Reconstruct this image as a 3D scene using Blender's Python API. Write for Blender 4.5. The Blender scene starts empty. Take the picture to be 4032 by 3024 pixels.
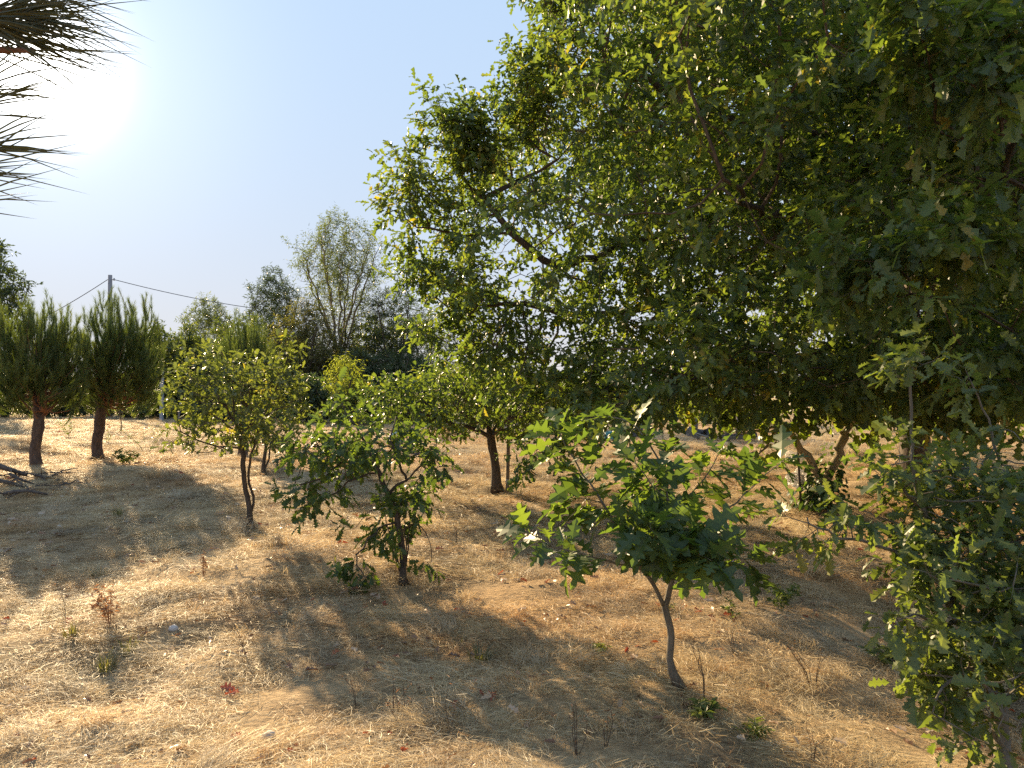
import bpy, math, random, time
import numpy as np
from mathutils import Vector, Matrix

T0 = time.time()
random.seed(11)
RNG = np.random.default_rng(11)
SC = bpy.context.scene
COL = SC.collection

# ------------------------------------------------------------------ camera
F, CX, HZ, CAMZ = 3000.0, 2016.0, 1560.0, 1.6      # focal length / centre / horizon of the photo in its own pixels; eye height
cam_d = bpy.data.cameras.new('camera')
cam = bpy.data.objects.new('camera', cam_d)
COL.objects.link(cam)
cam.location = (0, 0, CAMZ)
cam.rotation_euler = (math.radians(90) + math.atan((HZ - 1512) / F), 0, 0)
cam_d.sensor_width = 36.0
cam_d.lens = 36.0 * F / 4032.0
cam_d.clip_start = 0.05
cam_d.clip_end = 3000.0
SC.camera = cam

# ------------------------------------------------------------------ sky, sun, exposure
SUN_AZ = math.atan((90 - CX) / F)                 # left of straight ahead
SUN_EL = math.atan((HZ - 225) / math.hypot(F, 90 - CX))
sun_dir = Vector((math.sin(SUN_AZ) * math.cos(SUN_EL), math.cos(SUN_AZ) * math.cos(SUN_EL), math.sin(SUN_EL)))
SKY_STRENGTH, SUN_STRENGTH, EXPOSURE = 0.15, 3.3, 2.3
SKY_K = (.80, 1.10, 1.50)
w = bpy.data.worlds.new('World')
SC.world = w
w.use_nodes = True
nt = w.node_tree
nt.nodes.clear()
wo = nt.nodes.new('ShaderNodeOutputWorld')
bg = nt.nodes.new('ShaderNodeBackground')
sky = nt.nodes.new('ShaderNodeTexSky')
sky.sky_type = 'NISHITA'
sky.sun_disc = False
sky.sun_elevation = SUN_EL
sky.sun_rotation = SUN_AZ
sky.air_density = 1.0
sky.dust_density = 0.4
sky.ozone_density = 2.0
bg.inputs['Strength'].default_value = SKY_STRENGTH
def vm(op, a, b=None):
    n = nt.nodes.new('ShaderNodeVectorMath'); n.operation = op
    for i, x in enumerate((a, b)):
        if x is None: continue
        if isinstance(x, tuple): n.inputs[i].default_value = x
        else: nt.links.new(x, n.inputs[i])
    return n
# tone-compressed sky colour: bright parts held back, fill lifted; glow added round the sun
base_sky = vm('MULTIPLY', sky.outputs[0], (2.8, 2.8, 2.8)).outputs[0]
even0 = vm('DIVIDE', base_sky, vm('ADD', (1, 1, 1), vm('DIVIDE', base_sky, SKY_K).outputs[0]).outputs[0])
tcw = nt.nodes.new('ShaderNodeTexCoord')
dt = vm('DOT_PRODUCT', vm('NORMALIZE', tcw.outputs['Generated']).outputs[0], tuple(sun_dir))
sepz = nt.nodes.new('ShaderNodeSeparateXYZ'); nt.links.new(tcw.outputs['Generated'], sepz.inputs[0])
mz = nt.nodes.new('ShaderNodeMath'); mz.operation = 'MULTIPLY'; mz.inputs[1].default_value = -5.0
nt.links.new(sepz.outputs['Z'], mz.inputs[0])
ez = nt.nodes.new('ShaderNodeMath'); ez.operation = 'EXPONENT'; ez.use_clamp = True
nt.links.new(mz.outputs[0], ez.inputs[0])
even = nt.nodes.new('ShaderNodeMix'); even.data_type = 'RGBA'
nt.links.new(ez.outputs[0], even.inputs[0]); nt.links.new(even0.outputs[0], even.inputs[6]); even.inputs[7].default_value = (1.16, 1.07, 1.0, 1)
def glow(power, amount, col):
    p = nt.nodes.new('ShaderNodeMath'); p.operation = 'POWER'; p.inputs[1].default_value = power
    mx0 = nt.nodes.new('ShaderNodeMath'); mx0.operation = 'MAXIMUM'; mx0.inputs[1].default_value = 0.0
    nt.links.new(dt.outputs['Value'], mx0.inputs[0]); nt.links.new(mx0.outputs[0], p.inputs[0])
    s = nt.nodes.new('ShaderNodeVectorMath'); s.operation = 'SCALE'; s.inputs[0].default_value = tuple(c * amount for c in col)
    nt.links.new(p.outputs[0], s.inputs['Scale'])
    return s.outputs[0]
summed = vm('ADD', vm('ADD', even.outputs[2], glow(60, .42, (1, .97, .92))).outputs[0], glow(700, 7, (1, .95, .85)))
nt.links.new(summed.outputs[0], bg.inputs[0])
nt.links.new(bg.outputs[0], wo.inputs[0])

sun_d = bpy.data.lights.new('sun', 'SUN')
sun_d.energy = SUN_STRENGTH
sun_d.angle = math.radians(0.6)
sun_d.color = (1.0, 0.75, 0.43)
sun_o = bpy.data.objects.new('sun', sun_d)
COL.objects.link(sun_o)
sun_o.rotation_euler = sun_dir.to_track_quat('Z', 'Y').to_euler()
sun_o.location = (-20, 30, 25)

SC.view_settings.view_transform = 'Standard'
SC.view_settings.look = 'None'
SC.view_settings.exposure = EXPOSURE
SC.view_settings.gamma = 1.0
SC.view_settings.use_curve_mapping = False
cy = SC.cycles
cy.use_denoising = False
cy.max_bounces = 8
cy.diffuse_bounces = 4
cy.glossy_bounces = 2
cy.transmission_bounces = 5
cy.transparent_max_bounces = 8
cy.caustics_reflective = False
cy.caustics_refractive = False
cy.sample_clamp_indirect = 6.0

# ------------------------------------------------------------------ small helpers
def P(px, py, d):
    """the point that the photo shows at pixel (px, py), d metres ahead"""
    return np.array([(px - CX) / F * d, d, CAMZ + (HZ - py) / F * d])

_R = np.random.default_rng(5)
WAVES = []
for lam, amp in ((9, .045), (6, .035), (3.4, .03), (2.1, .022), (1.5, .018), (1.0, .014), (.7, .011), (.5, .008)):
    for k in range(3):
        a = _R.uniform(0, 2 * math.pi)
        WAVES.append((math.cos(a) * 2 * math.pi / lam, math.sin(a) * 2 * math.pi / lam, _R.uniform(0, 6.3), amp * .6))
BUMPS = [(-10.3, 15.6, .95, .34), (-11.6, 16.0, 1.2, .30), (-1.4, 5.1, .28, .07), (-1.75, 4.6, .22, .06), (-1.15, 5.6, .35, .05), (-2.6, 5.2, .3, .05),
         (.75, 3.75, .3, .05), (-.9, 6.45, .3, .05)]

def H(x, y):
    x = np.asarray(x, float); y = np.asarray(y, float)
    z = np.zeros(np.broadcast(x, y).shape)
    for a, b, c, m in WAVES:
        z = z + m * np.sin(a * x + b * y + c)
    fade = np.clip(1.4 - np.hypot(x, y) / 60.0, 0.1, 1)
    z = z * fade
    for bx, by, r, h in BUMPS:
        z = z + h * np.exp(-((x - bx) ** 2 + (y - by) ** 2) / (r * r))
    t = np.clip((y - 3.5) / 10.0, 0, 1)
    z = z + .36 * t * t * (3 - 2 * t)          # the field rises gently away from the camera
    return z - 0.02

def G(px, d):
    x = (px - CX) / F * d
    return np.array([x, d, float(H(x, d))])

def at_ground(px, py):
    """the ground point that the photo shows at that pixel"""
    lo, hi = 1.5, 120.0
    for _ in range(50):
        d = (lo + hi) / 2
        x = (px - CX) / F * d
        if CAMZ + (HZ - py) / F * d > float(H(x, d)): lo = d
        else: hi = d
    x = (px - CX) / F * d
    return np.array([x, d, float(H(x, d))])

def depth_at(px, py):
    return float(at_ground(px, py)[1])

def mesh_np(name, verts, tris, mats, attrs=None, smooth=False, matidx=None):
    me = bpy.data.meshes.new(name)
    verts = np.asarray(verts, np.float32); tris = np.asarray(tris, np.int32)
    n, m = len(verts), len(tris)
    me.vertices.add(n)
    me.vertices.foreach_set('co', verts.ravel())
    me.loops.add(3 * m)
    me.loops.foreach_set('vertex_index', tris.ravel())
    me.polygons.add(m)
    me.polygons.foreach_set('loop_start', np.arange(0, 3 * m, 3, dtype=np.int32))
    if matidx is not None:
        me.polygons.foreach_set('material_index', np.asarray(matidx, np.int32))
    me.polygons.foreach_set('use_smooth', np.full(m, bool(smooth)))
    for k, v in (attrs or {}).items():
        a = me.attributes.new(k, 'FLOAT', 'POINT')
        a.data.foreach_set('value', np.asarray(v, np.float32))
    for mt in (mats if isinstance(mats, (list, tuple)) else [mats]):
        me.materials.append(mt)
    me.update(calc_edges=True)
    return me

def obj(name, me, parent=None, loc=None):
    o = bpy.data.objects.new(name, me)
    COL.objects.link(o)
    if parent is not None:
        o.parent = parent
    if loc is not None:
        o.location = loc
    return o

def tag(o, label=None, cat=None, group=None, kind=None):
    if label: o['label'] = label
    if cat: o['category'] = cat
    if group: o['group'] = group
    if kind: o['kind'] = kind
    return o

def empty(name, loc, label, cat, group=None):
    o = bpy.data.objects.new(name, None)
    COL.objects.link(o)
    o.empty_display_size = .2
    o.location = Vector(loc)
    return tag(o, label, cat, group)

class MB:
    """collects shapes into one triangle mesh; coordinates relative to origin"""
    def __init__(s, origin=(0, 0, 0)):
        s.v, s.t, s.n, s.var, s.o = [], [], 0, [], np.asarray(origin, float)
    def add(s, v, t, var=0.5):
        v = np.asarray(v, float) - s.o
        s.v.append(v); s.t.append(np.asarray(t, int) + s.n); s.n += len(v)
        s.var.append(np.full(len(v), var) if np.isscalar(var) else np.asarray(var))
    def tube(s, pts, radii, k=6, var=0.5, cap=True, flat=1.0, rough=0.0):
        pts = np.asarray(pts, float); radii = np.asarray(radii, float)
        n = len(pts)
        if n < 2: return
        tan = np.gradient(pts, axis=0)
        tan /= np.linalg.norm(tan, axis=1)[:, None] + 1e-9
        up = np.array([0, 0, 1.0]) if abs(tan[0][2]) < .9 else np.array([1.0, 0, 0])
        u = np.cross(tan[0], up); u /= np.linalg.norm(u) + 1e-9
        U = np.empty((n, 3))
        for i in range(n):
            u = u - tan[i] * np.dot(u, tan[i])
            u /= np.linalg.norm(u) + 1e-9
            U[i] = u
        V = np.cross(tan, U)
        a = np.arange(k) * 2 * math.pi / k
        rr = radii[:, None] * np.ones((1, k))
        if rough: rr = rr * (1 + rough * RNG.standard_normal(rr.shape))
        ring = pts[:, None] + rr[..., None] * (np.cos(a)[None, :, None] * U[:, None] + flat * np.sin(a)[None, :, None] * V[:, None])
        v = ring.reshape(-1, 3)
        i = np.arange(n - 1)[:, None] * k; j = np.arange(k)[None]; j2 = (j + 1) % k
        q = np.stack([i + j, i + j2, i + k + j2, i + k + j], -1).reshape(-1, 4)
        t = [q[:, [0, 1, 2]], q[:, [0, 2, 3]]]
        if cap and k > 2:
            f = np.array([[0, x + 1, x] for x in range(1, k - 1)])
            t += [f, (f[:, ::-1] + (n - 1) * k)]
        s.add(v, np.concatenate(t), var)
    def box(s, c, size, rot=None, var=.5):
        c = np.asarray(c, float); h = np.asarray(size, float) / 2
        v = np.array([[x, y, z] for x in (-1, 1) for y in (-1, 1) for z in (-1, 1)]) * h
        if rot is not None: v = v @ np.array(rot.to_matrix()).T
        t = [[0, 1, 3], [0, 3, 2], [4, 6, 7], [4, 7, 5], [0, 4, 5], [0, 5, 1], [2, 3, 7], [2, 7, 6], [0, 2, 6], [0, 6, 4], [1, 5, 7], [1, 7, 3]]
        s.add(v + c, t, var)
    def build(s, name, mat, parent=None, loc=None, smooth=False):
        if not s.v: return None
        me = mesh_np(name, np.concatenate(s.v), np.concatenate(s.t), mat, {'var': np.concatenate(s.var)}, smooth)
        return obj(name, me, parent, loc)

# ------------------------------------------------------------------ materials
def mat(name):
    m = bpy.data.materials.new(name)
    m.use_nodes = True
    m.node_tree.nodes.clear()
    return m, m.node_tree.nodes, m.node_tree.links

def ramp(N, stops):
    r = N.new('ShaderNodeValToRGB')
    e = r.color_ramp.elements
    while len(e) > 1: e.remove(e[-1])
    e[0].position = stops[0][0]; e[0].color = (*stops[0][1], 1)
    for p, c in stops[1:]:
        x = e.new(p); x.color = (*c, 1)
    return r

def mathn(N, L, op, a, b):
    n = N.new('ShaderNodeMath'); n.operation = op
    for i, x in enumerate((a, b)):
        if isinstance(x, (int, float)): n.inputs[i].default_value = x
        else: L.new(x, n.inputs[i])
    return n.outputs[0]

def leaf_material(name, stops, trans_gain=(1.85, 1.9, .6), trans=.45, rough=.45, spec=.5, clump=1.2):
    m, N, L = mat(name)
    out = N.new('ShaderNodeOutputMaterial')
    att = N.new('ShaderNodeAttribute'); att.attribute_name = 'var'
    geo = N.new('ShaderNodeNewGeometry')
    nz = N.new('ShaderNodeTexNoise'); nz.inputs['Scale'].default_value = clump; nz.inputs['Detail'].default_value = 1
    L.new(geo.outputs['Position'], nz.inputs['Vector'])
    nn = mathn(N, L, 'MULTIPLY', mathn(N, L, 'SUBTRACT', nz.outputs[0], .5), .9)
    v = mathn(N, L, 'ADD', att.outputs['Fac'], nn)
    r = ramp(N, stops)
    L.new(v, r.inputs[0])
    b = N.new('ShaderNodeBsdfPrincipled')
    b.inputs['Roughness'].default_value = rough
    b.inputs['Specular IOR Level'].default_value = spec
    L.new(r.outputs[0], b.inputs['Base Color'])
    t = N.new('ShaderNodeBsdfTranslucent')
    mx = N.new('ShaderNodeMix'); mx.data_type = 'RGBA'; mx.blend_type = 'MULTIPLY'; mx.inputs[0].default_value = 1
    L.new(r.outputs[0], mx.inputs[6]); mx.inputs[7].default_value = (*trans_gain, 1)
    L.new(mx.outputs[2], t.inputs[0])
    ms = N.new('ShaderNodeMixShader'); ms.inputs[0].default_value = trans
    L.new(b.outputs[0], ms.inputs[1]); L.new(t.outputs[0], ms.inputs[2])
    L.new(ms.outputs[0], out.inputs[0])
    return m

OAK = [(0.0, (.055, .086, .036)), (.45, (.088, .128, .042)), (.8, (.140, .178, .048)), (1.0, (.20, .21, .05)), (1.12, (.26, .22, .05))]
M_oak = leaf_material('oak_leaf', OAK)
M_oak_young = leaf_material('young_oak_leaf', [(0, (.066, .085, .038)), (.5, (.102, .125, .050)), (.9, (.150, .168, .056)), (1.1, (.25, .22, .06))])
M_oak_dark = leaf_material('deep_oak_leaf', [(0, (.046, .074, .030)), (.5, (.076, .115, .036)), (.9, (.105, .15, .032)), (1.1, (.2, .2, .04))])
M_red = leaf_material('red_oak_leaf', [(0, (.052, .086, .036)), (.5, (.078, .122, .040)), (.9, (.12, .165, .044)), (1.1, (.16, .19, .045))], rough=.45, spec=.45, clump=.8)
M_grey = leaf_material('greyish_oak_leaf', [(0, (.072, .10, .040)), (.5, (.11, .145, .052)), (.9, (.16, .185, .058)), (1.1, (.23, .21, .05))], clump=2)
M_fig = leaf_material('round_leaf', [(0, (.08, .12, .03)), (.5, (.13, .18, .04)), (.9, (.2, .24, .05)), (1.1, (.3, .26, .06))])
M_ivy = leaf_material('ivy_leaf', [(0, (.03, .055, .022)), (1, (.06, .10, .03))])
M_willow = leaf_material('willow_leaf', [(0, (.075, .10, .045)), (.5, (.105, .135, .055)), (1, (.155, .175, .065))], trans=.35, clump=.3)
M_bgoak = leaf_material('hedge_leaf', [(0, (.052, .075, .028)), (.5, (.085, .112, .038)), (1, (.135, .155, .048))], trans=.38, clump=.35)
M_bgdark = leaf_material('dark_hedge_leaf', [(0, (.032, .052, .026)), (.5, (.050, .076, .034)), (1, (.085, .112, .045))], trans=.3, clump=.35)
M_bgolive = leaf_material('olive_hedge_leaf', [(0, (.075, .078, .028)), (.5, (.115, .112, .036)), (1, (.17, .155, .048))], trans=.4, clump=.35)
M_vine = leaf_material('vine_leaf', [(0, (.12, .15, .03)), (.5, (.18, .21, .045)), (1, (.27, .28, .06))], trans=.5, clump=.5)
M_pine = leaf_material('pine_needle', [(0, (.058, .090, .036)), (.5, (.095, .130, .048)), (1, (.15, .178, .06))], trans=.3, rough=.5, clump=.7)
M_pine_near = leaf_material('near_pine_needle', [(0, (.08, .085, .045)), (1, (.14, .14, .065))], trans=.45, rough=.5)
M_weed = leaf_material('weed_leaf', [(0, (.06, .09, .03)), (.5, (.10, .135, .045)), (1, (.16, .18, .06))])
M_weed_dry = leaf_material('dry_weed_leaf', [(0, (.22, .12, .07)), (.5, (.36, .21, .12)), (1, (.46, .29, .16))], trans_gain=(1.2, 1.0, .7), trans=.3, rough=.8, spec=.2)
M_tuft = leaf_material('rush_blade', [(0, (.08, .085, .04)), (.5, (.13, .125, .055)), (1, (.22, .19, .08))], trans=.3)
M_dead_red = leaf_material('fallen_red_leaf', [(0, (.20, .045, .025)), (.5, (.30, .075, .035)), (1, (.36, .12, .05))], trans_gain=(1.2, 1, .7), trans=.25)
M_dead_brown = leaf_material('fallen_brown_leaf', [(0, (.16, .085, .05)), (.5, (.28, .17, .10)), (.85, (.42, .30, .2)), (1.05, (.5, .42, .33))], trans_gain=(1.1, 1, .8), trans=.2)

def bark_material(name, c1, c2, scale=30, stretch=.25, bump=.6):
    m, N, L = mat(name)
    out = N.new('ShaderNodeOutputMaterial')
    b = N.new('ShaderNodeBsdfPrincipled'); b.inputs['Roughness'].default_value = .9; b.inputs['Specular IOR Level'].default_value = .2
    tc = N.new('ShaderNodeTexCoord'); mp = N.new('ShaderNodeMapping'); mp.inputs['Scale'].default_value = (1, 1, stretch)
    L.new(tc.outputs['Object'], mp.inputs[0])
    nz = N.new('ShaderNodeTexNoise'); nz.inputs['Scale'].default_value = scale; nz.inputs['Detail'].default_value = 5; nz.inputs['Roughness'].default_value = .65
    L.new(mp.outputs[0], nz.inputs['Vector'])
    r = ramp(N, [(.3, c1), (.7, c2)])
    L.new(nz.outputs[0], r.inputs[0]); L.new(r.outputs[0], b.inputs['Base Color'])
    bp = N.new('ShaderNodeBump'); bp.inputs['Strength'].default_value = bump; bp.inputs['Distance'].default_value = .02
    L.new(nz.outputs[0], bp.inputs['Height']); L.new(bp.outputs[0], b.inputs['Normal'])
    L.new(b.outputs[0], out.inputs[0])
    return m

M_bark = bark_material('oak_bark', (.045, .036, .028), (.12, .095, .075))
M_bark_young = bark_material('young_bark', (.10, .085, .065), (.20, .175, .14), 40)
M_bark_pine = bark_material('pine_bark', (.045, .034, .030), (.14, .105, .088), 22, .35, 1.0)
M_bark_pine_red = bark_material('pine_limb_bark', (.14, .07, .045), (.26, .14, .09), 30)
M_bark_pale = bark_material('pale_bark', (.20, .16, .10), (.34, .28, .19), 30)
M_twig = bark_material('twig_bark', (.07, .05, .035), (.14, .10, .07), 40)
M_dead = bark_material('dead_wood', (.06, .05, .045), (.15, .125, .11), 30)
M_post = bark_material('weathered_wood', (.10, .085, .07), (.2, .17, .14), 25, .15)
M_pole = bark_material('pole_concrete', (.24, .23, .24), (.34, .33, .34), 14, .6, .2)
M_metal = bark_material('painted_grey_metal', (.30, .31, .34), (.38, .39, .42), 20, .5, .05)

def plain(name, col, rough=.6, trans=0.0, noise=.2, nscale=12):
    m, N, L = mat(name)
    out = N.new('ShaderNodeOutputMaterial')
    b = N.new('ShaderNodeBsdfPrincipled'); b.inputs['Roughness'].default_value = rough
    nz = N.new('ShaderNodeTexNoise'); nz.inputs['Scale'].default_value = nscale; nz.inputs['Detail'].default_value = 4
    r = ramp(N, [(.3, tuple(c * (1 - noise) for c in col)), (.7, tuple(min(1, c * (1 + noise * .5)) for c in col))])
    L.new(nz.outputs[0], r.inputs[0]); L.new(r.outputs[0], b.inputs['Base Color'])
    sh = b.outputs[0]
    if trans:
        t = N.new('ShaderNodeBsdfTranslucent'); L.new(r.outputs[0], t.inputs[0])
        ms = N.new('ShaderNodeMixShader'); ms.inputs[0].default_value = trans
        L.new(sh, ms.inputs[1]); L.new(t.outputs[0], ms.inputs[2]); sh = ms.outputs[0]
    L.new(sh, out.inputs[0])
    return m
M_white_plastic = plain('white_plastic_sheet', (.78, .76, .74), .4, .4, .06)
M_cloth = plain('grey_shade_cloth', (.12, .12, .135), .9, .15)
M_teal = plain('teal_plastic', (.06, .24, .24), .4)
M_blue = plain('pale_blue_plastic', (.30, .46, .52), .4)
M_black = plain('black_plastic', (.03, .03, .033), .5)
M_dark = plain('dark_painted_rod', (.055, .045, .04), .6)
M_wire = plain('cable_rubber', (.09, .09, .10), .7)
M_pale = plain('bleached_plank', (.42, .38, .33), .8)
M_darkplank = plain('dark_plank', (.09, .088, .10), .85)
M_stone = plain('pale_stone', (.5, .47, .44), .9)

# straw and ground share their patches of colour through world position
def patch_colour(N, L):
    geo = N.new('ShaderNodeNewGeometry')
    n1 = N.new('ShaderNodeTexNoise'); n1.inputs['Scale'].default_value = .9; n1.inputs['Detail'].default_value = 4; n1.inputs['Roughness'].default_value = .6
    L.new(geo.outputs['Position'], n1.inputs['Vector'])
    n2 = N.new('ShaderNodeTexNoise'); n2.inputs['Scale'].default_value = .33; n2.inputs['Detail'].default_value = 3
    off = N.new('ShaderNodeVectorMath'); off.operation = 'ADD'; off.inputs[1].default_value = (37, 11, 5)
    L.new(geo.outputs['Position'], off.inputs[0]); L.new(off.outputs[0], n2.inputs['Vector'])
    return geo, n1.outputs[0], n2.outputs[0]

def straw_material(name, stops, green=.0):
    m, N, L = mat(name)
    out = N.new('ShaderNodeOutputMaterial')
    geo, a, bnz = patch_colour(N, L)
    att = N.new('ShaderNodeAttribute'); att.attribute_name = 'var'
    v = mathn(N, L, 'ADD', att.outputs['Fac'], mathn(N, L, 'MULTIPLY', mathn(N, L, 'SUBTRACT', a, .5), 1.3))
    r = ramp(N, stops); L.new(v, r.inputs[0])
    # patches of redder and of greyer straw
    r2 = ramp(N, [(.34, (1.0, .91, .80)), (.5, (1, 1, 1)), (.66, (.96, 1.0, 1.03))])
    L.new(bnz, r2.inputs[0])
    mx = N.new('ShaderNodeMix'); mx.data_type = 'RGBA'; mx.blend_type = 'MULTIPLY'; mx.inputs[0].default_value = 1
    L.new(r.outputs[0], mx.inputs[6]); L.new(r2.outputs[0], mx.inputs[7])
    b = N.new('ShaderNodeBsdfPrincipled'); b.inputs['Roughness'].default_value = .55; b.inputs['Specular IOR Level'].default_value = .35
    L.new(mx.outputs[2], b.inputs['Base Color'])
    t = N.new('ShaderNodeBsdfTranslucent'); L.new(mx.outputs[2], t.inputs[0])
    ms = N.new('ShaderNodeMixShader'); ms.inputs[0].default_value = .35
    L.new(b.outputs[0], ms.inputs[1]); L.new(t.outputs[0], ms.inputs[2]); L.new(ms.outputs[0], out.inputs[0])
    return m
M_straw = straw_material('dry_straw', [(0, (.36, .25, .13)), (.35, (.58, .43, .23)), (.7, (.70, .55, .32)), (1.0, (.78, .67, .46))])
M_straw_red = straw_material('rusty_straw', [(0, (.28, .165, .085)), (.5, (.50, .33, .165)), (1.0, (.64, .47, .26))])
M_straw_dark = straw_material('grey_straw', [(0, (.28, .22, .14)), (.5, (.48, .39, .26)), (1.0, (.6, .51, .36))])

def ground_material():
    m, N, L = mat('dry_field_soil')
    out = N.new('ShaderNodeOutputMaterial')
    geo, a, bnz = patch_colour(N, L)
    n3 = N.new('ShaderNodeTexNoise'); n3.inputs['Scale'].default_value = 28; n3.inputs['Detail'].default_value = 6; n3.inputs['Roughness'].default_value = .7
    mp = N.new('ShaderNodeMapping'); mp.inputs['Scale'].default_value = (.5, 1.4, 1)
    L.new(geo.outputs['Position'], mp.inputs[0]); L.new(mp.outputs[0], n3.inputs['Vector'])
    v = mathn(N, L, 'ADD', mathn(N, L, 'MULTIPLY', n3.outputs[0], .9), mathn(N, L, 'MULTIPLY', mathn(N, L, 'SUBTRACT', a, .5), 1.0))
    r = ramp(N, [(.22, (.15, .105, .065)), (.5, (.42, .30, .17)), (.78, (.62, .47, .28))])
    L.new(v, r.inputs[0])
    r2 = ramp(N, [(.34, (1.0, .91, .80)), (.5, (1, 1, 1)), (.66, (.96, 1.0, 1.03))])
    L.new(bnz, r2.inputs[0])
    mx = N.new('ShaderNodeMix'); mx.data_type = 'RGBA'; mx.blend_type = 'MULTIPLY'; mx.inputs[0].default_value = 1
    L.new(r.outputs[0], mx.inputs[6]); L.new(r2.outputs[0], mx.inputs[7])
    b = N.new('ShaderNodeBsdfPrincipled'); b.inputs['Roughness'].default_value = .95; b.inputs['Specular IOR Level'].default_value = .15
    L.new(mx.outputs[2], b.inputs['Base Color'])
    bp = N.new('ShaderNodeBump'); bp.inputs['Strength'].default_value = .9; bp.inputs['Distance'].default_value = .04
    L.new(n3.outputs[0], bp.inputs['Height']); L.new(bp.outputs[0], b.inputs['Normal'])
    L.new(b.outputs[0], out.inputs[0])
    return m
M_ground = ground_material()

# ------------------------------------------------------------------ ground
def axis(fine0, fine1, step, lo, hi, grow=1.16):
    a = list(np.arange(fine0, fine1, step))
    s, x = step, fine0
    left = []
    while x > lo:
        s *= grow; x -= s; left.append(x)
    s, x = step, a[-1]
    right = []
    while x < hi:
        s *= grow; x += s; right.append(x)
    return np.array(left[::-1] + a + right)
gx = axis(-9, 7, .09, -900, 900)
gy = axis(2.2, 17, .09, -150, 1500)
X, Y = np.meshgrid(gx, gy)
Z = H(X, Y)
far = np.clip((np.hypot(X, Y) - 70) / 200, 0, 1)
Z = Z * (1 - far) + .36 * far * (Y > 0)
gv = np.stack([X, Y, Z], -1).reshape(-1, 3)
nx, ny = len(gx), len(gy)
ii = (np.arange(ny - 1)[:, None] * nx + np.arange(nx - 1)[None]).ravel()
gt = np.concatenate([np.stack([ii, ii + 1, ii + nx + 1], -1), np.stack([ii, ii + nx + 1, ii + nx], -1)])
ground = obj('ground', mesh_np('ground', gv, gt, M_ground, smooth=True))
tag(ground, kind='structure')

# ------------------------------------------------------------------ leaf templates: half outlines (x, y), y from 0 (base) to 1 (tip)
def leaf_template(half, mids, fold=.25, curl=.25, twist=0.0, petiole=.0, seed=0):
    r = np.random.default_rng(seed)
    mids = list(mids)
    v = [(0, y, 0) for y in mids]
    t = []
    for side in (1, -1):
        pts = [(side * x * (1 + .12 * r.standard_normal()), y + .012 * r.standard_normal()) for x, y in half]
        idx = []
        for p in pts:
            idx.append(len(v)); v.append((p[0], p[1], 0))
        chain = [0] + idx + [len(mids) - 1]
        ys = [0] + [p[1] for p in pts] + [mids[-1]]
        cur = 0
        for k in range(len(chain) - 1):
            a, b = chain[k], chain[k + 1]
            while cur < len(mids) - 1 and abs(mids[cur + 1] - ys[k]) < abs(mids[cur] - ys[k]) and k > 0:
                t.append((cur, a, cur + 1)[::side]); cur += 1
            if a != cur and b != cur and a != b:
                t.append((cur, a, b)[::side])
    v = np.array(v, float)
    v[:, 2] = fold * np.abs(v[:, 0]) * (1 + .3 * np.sin(v[:, 1] * 9)) - curl * (v[:, 1] ** 2) * .5 + twist * v[:, 0] * v[:, 1]
    if petiole:
        n = len(v); wd = .012
        pv = np.array([[-wd, 0.02, 0], [wd, .02, 0], [wd, -petiole, .01], [-wd, -petiole, .01]])
        v = np.concatenate([v, pv]); t += [(n, n + 1, n + 2), (n, n + 2, n + 3)]
    return v, np.array(t, int)

OAK_HALF = [(.06, .12), (.19, .24), (.09, .34), (.27, .47), (.12, .56), (.30, .68), (.15, .77), (.21, .90)]
OAK_HALF_LO = [(.16, .22), (.09, .34), (.27, .52), (.13, .62), (.26, .84)]
OAK_MID = [0, .33, .6, 1.0]
RED_HALF = [(.05, .13), (.17, .16), (.20, .20), (.09, .27), (.085, .30), (.30, .38), (.37, .49), (.28, .47), (.10, .54), (.10, .57), (.27, .70), (.30, .79), (.20, .74), (.08, .79), (.11, .92)]
RED_MID = [0, .28, .55, .78, 1.04]
SIMPLE_HALF = [(.20, .45)]
LANCE_HALF = [(.11, .35)]
ROUND_HALF = [(.30, .08), (.46, .34), (.36, .66), (.12, .88)]
T_oak = [leaf_template(OAK_HALF, OAK_MID, .22 + .22 * (k % 3), .15 + .5 * ((k * 7) % 5) / 5, .25 * ((k % 4) - 1.5), .0, k) for k in range(6)]
T_oak_lo = [leaf_template(OAK_HALF_LO, [0, .5, 1.0], .25 + .2 * (k % 3), .2 + .15 * k, .2 * ((k % 3) - 1), 0, k) for k in range(5)]
T_oak_hi = [leaf_template(OAK_HALF, OAK_MID, .2 + .2 * (k % 3), .15 + .5 * ((k * 7) % 5) / 5, .25 * ((k % 4) - 1.5), .12, k + 20) for k in range(8)]
T_red = [leaf_template(RED_HALF, RED_MID, .12 + .15 * (k % 3), .2 + .5 * ((k * 7) % 5) / 5, .2 * ((k % 4) - 1.5), .22, k + 40) for k in range(8)]
T_simple = [leaf_template(SIMPLE_HALF, [0, 1.0], .3, .4, .2, 0, k + 60) for k in range(3)]
T_lance = [leaf_template(LANCE_HALF, [0, 1.0], .3, .3, .1, 0, k + 70) for k in range(3)]
T_round = [leaf_template(ROUND_HALF, [0, .5, 1.0], .15 + .15 * (k % 3), .2 + .1 * k, .15, .2, k + 80) for k in range(5)]

def unit(a):
    return a / (np.linalg.norm(a, axis=-1, keepdims=True) + 1e-9)

def frames(axis_, nrm):
    y = unit(axis_)
    x = unit(np.cross(y, nrm))
    z = np.cross(x, y)
    return x, y, z

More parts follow.
